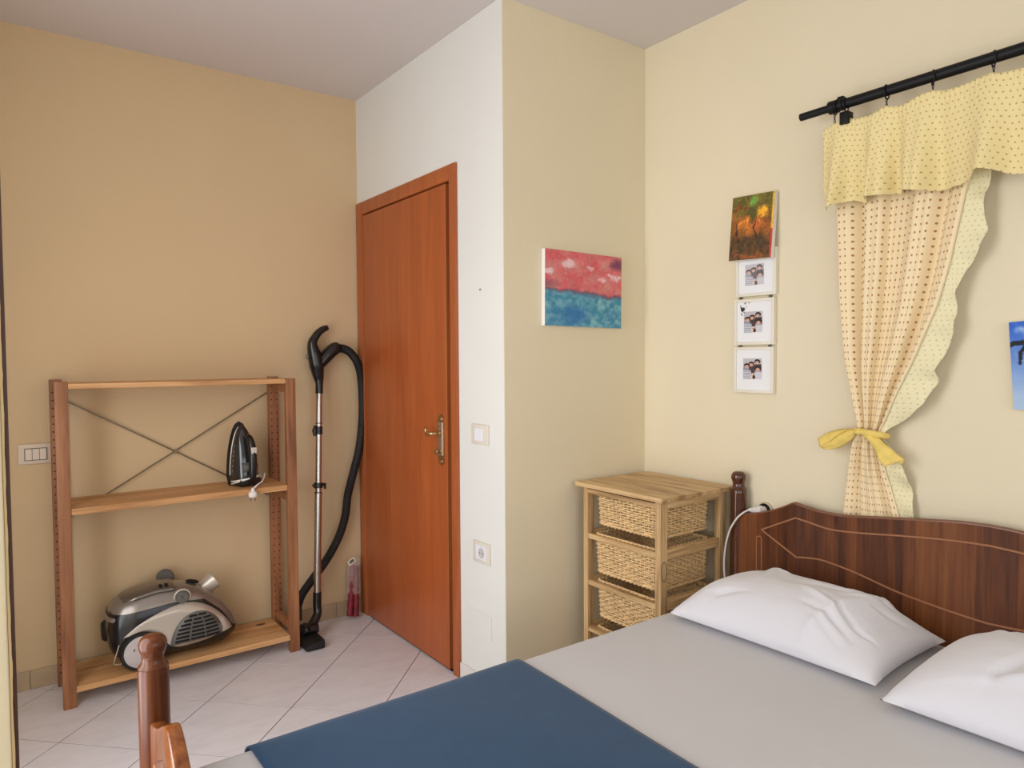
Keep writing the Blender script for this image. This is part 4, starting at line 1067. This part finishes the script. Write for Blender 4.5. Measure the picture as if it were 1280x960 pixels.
# ---------------------------------------------------------------- curtain with valance, ruffle and yellow tie
cur = thing('curtain', (.72, -2.4, .8), 'yellow dotted curtain tied back over the headboard under a gathered valance', 'curtain')
CX = .722
def tab(pts, x=CX): return sorted([(at(px, py, 0, x).z, at(px, py, 0, x).y) for px, py in pts])
LT = tab([(1049, 225), (1051.7, 258), (1053, 300), (1053.7, 320), (1055, 373), (1061.5, 454.6), (1072, 511), (1076, 532), (1075, 541), (1067.8, 552), (1056, 610), (1052, 644), (1049, 700)])
RT = tab([(1232, 200), (1216.7, 228), (1206.7, 270), (1193, 333), (1178, 383.8), (1150, 447.5), (1125, 493.6), (1107, 532), (1099, 544), (1101, 560), (1106, 590), (1121.7, 647.7), (1131, 700)])
OT = tab([(1252, 190), (1241, 217), (1233, 240), (1232.5, 270), (1235, 287), (1226.7, 313), (1208, 338), (1197, 366), (1195, 414), (1180, 448), (1172, 462), (1174, 476), (1157, 504), (1136, 522), (1112, 535), (1104, 545), (1110, 556), (1132, 596), (1134.5, 610.5), (1137.8, 638.8), (1141, 700)])
ZT, ZB = 1.93, .72; ZK = at(1085, 541, 0, CX).z
def fold(s, z):
    spread = abs(interp(RT, z)-interp(LT, z)); k = min(1, spread/.25); below = z < ZK-.02
    ph = 2*PI*s*(3.4 if not below else 2.2)+(.4 if not below else 1.2)
    base = math.sin(ph+.9*math.sin(2*PI*s))+.35*math.sin(2.3*ph+1.7)
    return (.006+.014*k)*base+.004*noise.noise(Vector((s*6, z*2.5, 1)))
def cx_(z):
    m_ = .5+.5*math.tanh((z-1.02)/.12)      # hugs the wall behind the headboard at the bottom
    return (.7455+(CX-.012-.7455)*m_)
def curt(u, v):
    z = ZT+(ZB-ZT)*v; y = sinterp(LT, z, .02)+(sinterp(RT, z, .02)-sinterp(LT, z, .02))*u
    f = fold(u, z); sc = .75 if z < .95 else 1
    return Vector((cx_(z)-f*sc, y+.35*f*math.cos(6*u), z))
b = NB(); grid(b, 110, 150, curt, uvf=lambda u, v: (u*.50, (ZT+(ZB-ZT)*v)*1.0))
solid(mk('curtain_cloth', b, M_curt, cur, smooth=80), .0015, 0)
def ruf(u, v):
    z = ZT+(ZB-ZT)*v; a = sinterp(RT, z, .02)+.007; o = interp(OT, z); wav = .5*u*(.010*math.sin(z*42)+.008*math.sin(z*71+1))
    e = fold(1, z)
    return Vector((cx_(z)-e*(1-u)+.004+(.75 if z < .95 else 1)*u*.011*math.sin(z*55+1.5*u)+.003*u*math.sin(z*90), a+(o-a)*u+.35*e*math.cos(6)*(1-u), z+wav*.3))
b = NB(); grid(b, 16, 190, ruf, uvf=lambda u, v: (u*.08, (ZT+(ZB-ZT)*v)*1.25)); solid(mk('ruffle', b, M_ruf, cur, smooth=80, label='pale frilled edge'), .0015, 0)
# valance
VX = .668
vt = [at(px, py, 0, VX) for px, py in ((1029, 165), (1033, 161), (1043.5, 155), (1057, 148), (1071, 148.5), (1090, 144), (1099, 138), (1107, 132.5), (1116, 133), (1130, 131), (1147, 121), (1167, 112.5), (1180, 113), (1194, 110), (1222, 99), (1240, 91), (1249, 92), (1262, 89), (1277, 85))]
VTt = sorted([(p.y, p.z) for p in vt]); ye = VTt[0][0]
VTt = [(-3.10, zr(-3.1)-.050), (-3.02, zr(-3)-.042), (-2.94, zr(-2.9)-.058), (-2.86, zr(-2.86)-.042), (-2.80, zr(-2.8)-.056)]+VTt
vb = [at(px, py, 0, VX) for px, py in ((1027, 225), (1031, 250), (1036.5, 266), (1046, 262), (1060, 253), (1069, 250), (1078, 254), (1087, 250), (1096.7, 247), (1115, 242), (1133, 239.5), (1155, 240), (1176.7, 236.5), (1200, 233), (1219, 226), (1226.7, 216), (1240, 214), (1253, 214), (1265, 217), (1277, 217))]
VBt = sorted([(p.y, p.z) for p in vb]); VBt = [(-3.10, 1.835), (-2.95, 1.85), (-2.85, 1.838)]+VBt
yv0 = max(p.y for p in vt); yv1 = -3.10
def val(u, v):
    y = yv0+(yv1-yv0)*u; zt_ = interp(VTt, y); zb_ = sinterp(VBt, y, .006); z = zt_+(zb_-zt_)*v
    d = min(abs(y-q) for q in ys); A = .009+.028*v**.8
    ph = y*2*PI/.150+1.3*math.sin(y*11+1)
    x = VX-.004-.028*v**1.5*.6-A*(math.sin(ph)+.30*math.sin(2.3*ph+1.3))*(.4+.6*v)
    x += .0028*math.sin(y*2*PI/.013)*math.exp(-v*9)+.004*noise.noise(Vector((y*20, z*9, 3)))
    return Vector((x, y+.006*math.cos(ph)*v, z+.0016*math.sin(y*2*PI/.013)*(1-v)**6))
b = NB(); grid(b, 300, 50, val, uvf=lambda u, v: (u*1.13, v*.30)); solid(mk('valance', b, M_val, cur, smooth=80, label='pale yellow valance with tiny dots'), .0015, 0)
# tie: knot, band, left loop and right tail
KX = CX-.030
def edgep(pts, x): return [at(px, py, 0, x) for px, py in pts]
def patch(A, B, n, bulge, bm, crease=0):
    A = cr(A, 5); B = cr(B, 5)
    if len(A) != len(B): raise ValueError('patch')
    def f(u, v):
        i = min(len(A)-1, int(round(u*(len(A)-1)))); p = A[i].lerp(B[i], v); p = p.copy()
        p.x -= bulge*math.sin(PI*v)*math.sin(PI*min(1, u*1.1+.05)); p.x += crease*math.sin(v*3*PI+u*2); return p
    grid(bm, len(A)-1, n, f)
b = NB()
patch(edgep([(1074, 537), (1062, 536), (1048, 537), (1034, 541), (1022.5, 548)], KX+.01), edgep([(1070, 538), (1060, 538), (1046, 545), (1037, 552), (1024.5, 558)], KX), 8, .012, b, .001)
patch(edgep([(1070, 538), (1060, 538), (1046, 545), (1037, 552), (1024.5, 558)], KX), edgep([(1069, 543), (1065, 549), (1054, 557), (1044, 561), (1032, 562)], KX+.008), 8, .010, b, .001)
tie = solid(mk('tie_loop', b, M_ribbon, cur, smooth=80, label='yellow cloth loop of the bow'), .0015, 0)
b = NB()
patch(edgep([(1074, 537), (1086, 539), (1100, 549), (1113, 562), (1130.5, 575)], KX+.004), edgep([(1074, 541), (1084, 549), (1094, 562), (1098, 573), (1105, 583)], KX-.004), 10, .010, b, .0012)
patch(edgep([(1108, 556), (1115, 562), (1121, 567), (1126, 571), (1131, 575)], KX+.006), edgep([(1106, 574), (1110, 575), (1115, 576), (1120, 577), (1127, 580)], KX+.008), 6, .003, b, .001)
solid(mk('tie_tail', b, M_ribbon, cur, smooth=80, label='broad yellow cloth tail of the bow'), .0015, 0)
b = NB(); pts = []
cy0, cy1 = at(1072, 538, 0, CX).y, at(1109, 545, 0, CX).y; zk0, zk1 = at(1072, 538, 0, CX).z, at(1109, 545, 0, CX).z
for k in range(28):
    a = 2*PI*k/28; y = (cy0+cy1)/2-(cy1-cy0)/2*-math.cos(a)*-1; t_ = (1-math.cos(a))/2
    pts.append((CX-.004+.030*math.sin(a), cy0+(cy1-cy0)*t_, zk0+(zk1-zk0)*t_-.004*math.sin(a)))
tube(b, pts, .009, 10, closed=True, flat=1.15); mk('tie_band', b, M_ribbon, cur, smooth=80)
b = NB(); kc = at(1072.5, 539.5, 0, KX)
lathe(b, kc, [(.001, -.012), (.009, -.009), (.013, 0), (.011, .008), (.001, .013)], 14, 2)
for v in b.verts: v.co += (v.co-kc).normalized()*.003*noise.noise(v.co*90)
mk('tie_knot', b, M_ribbon, cur, smooth=80)
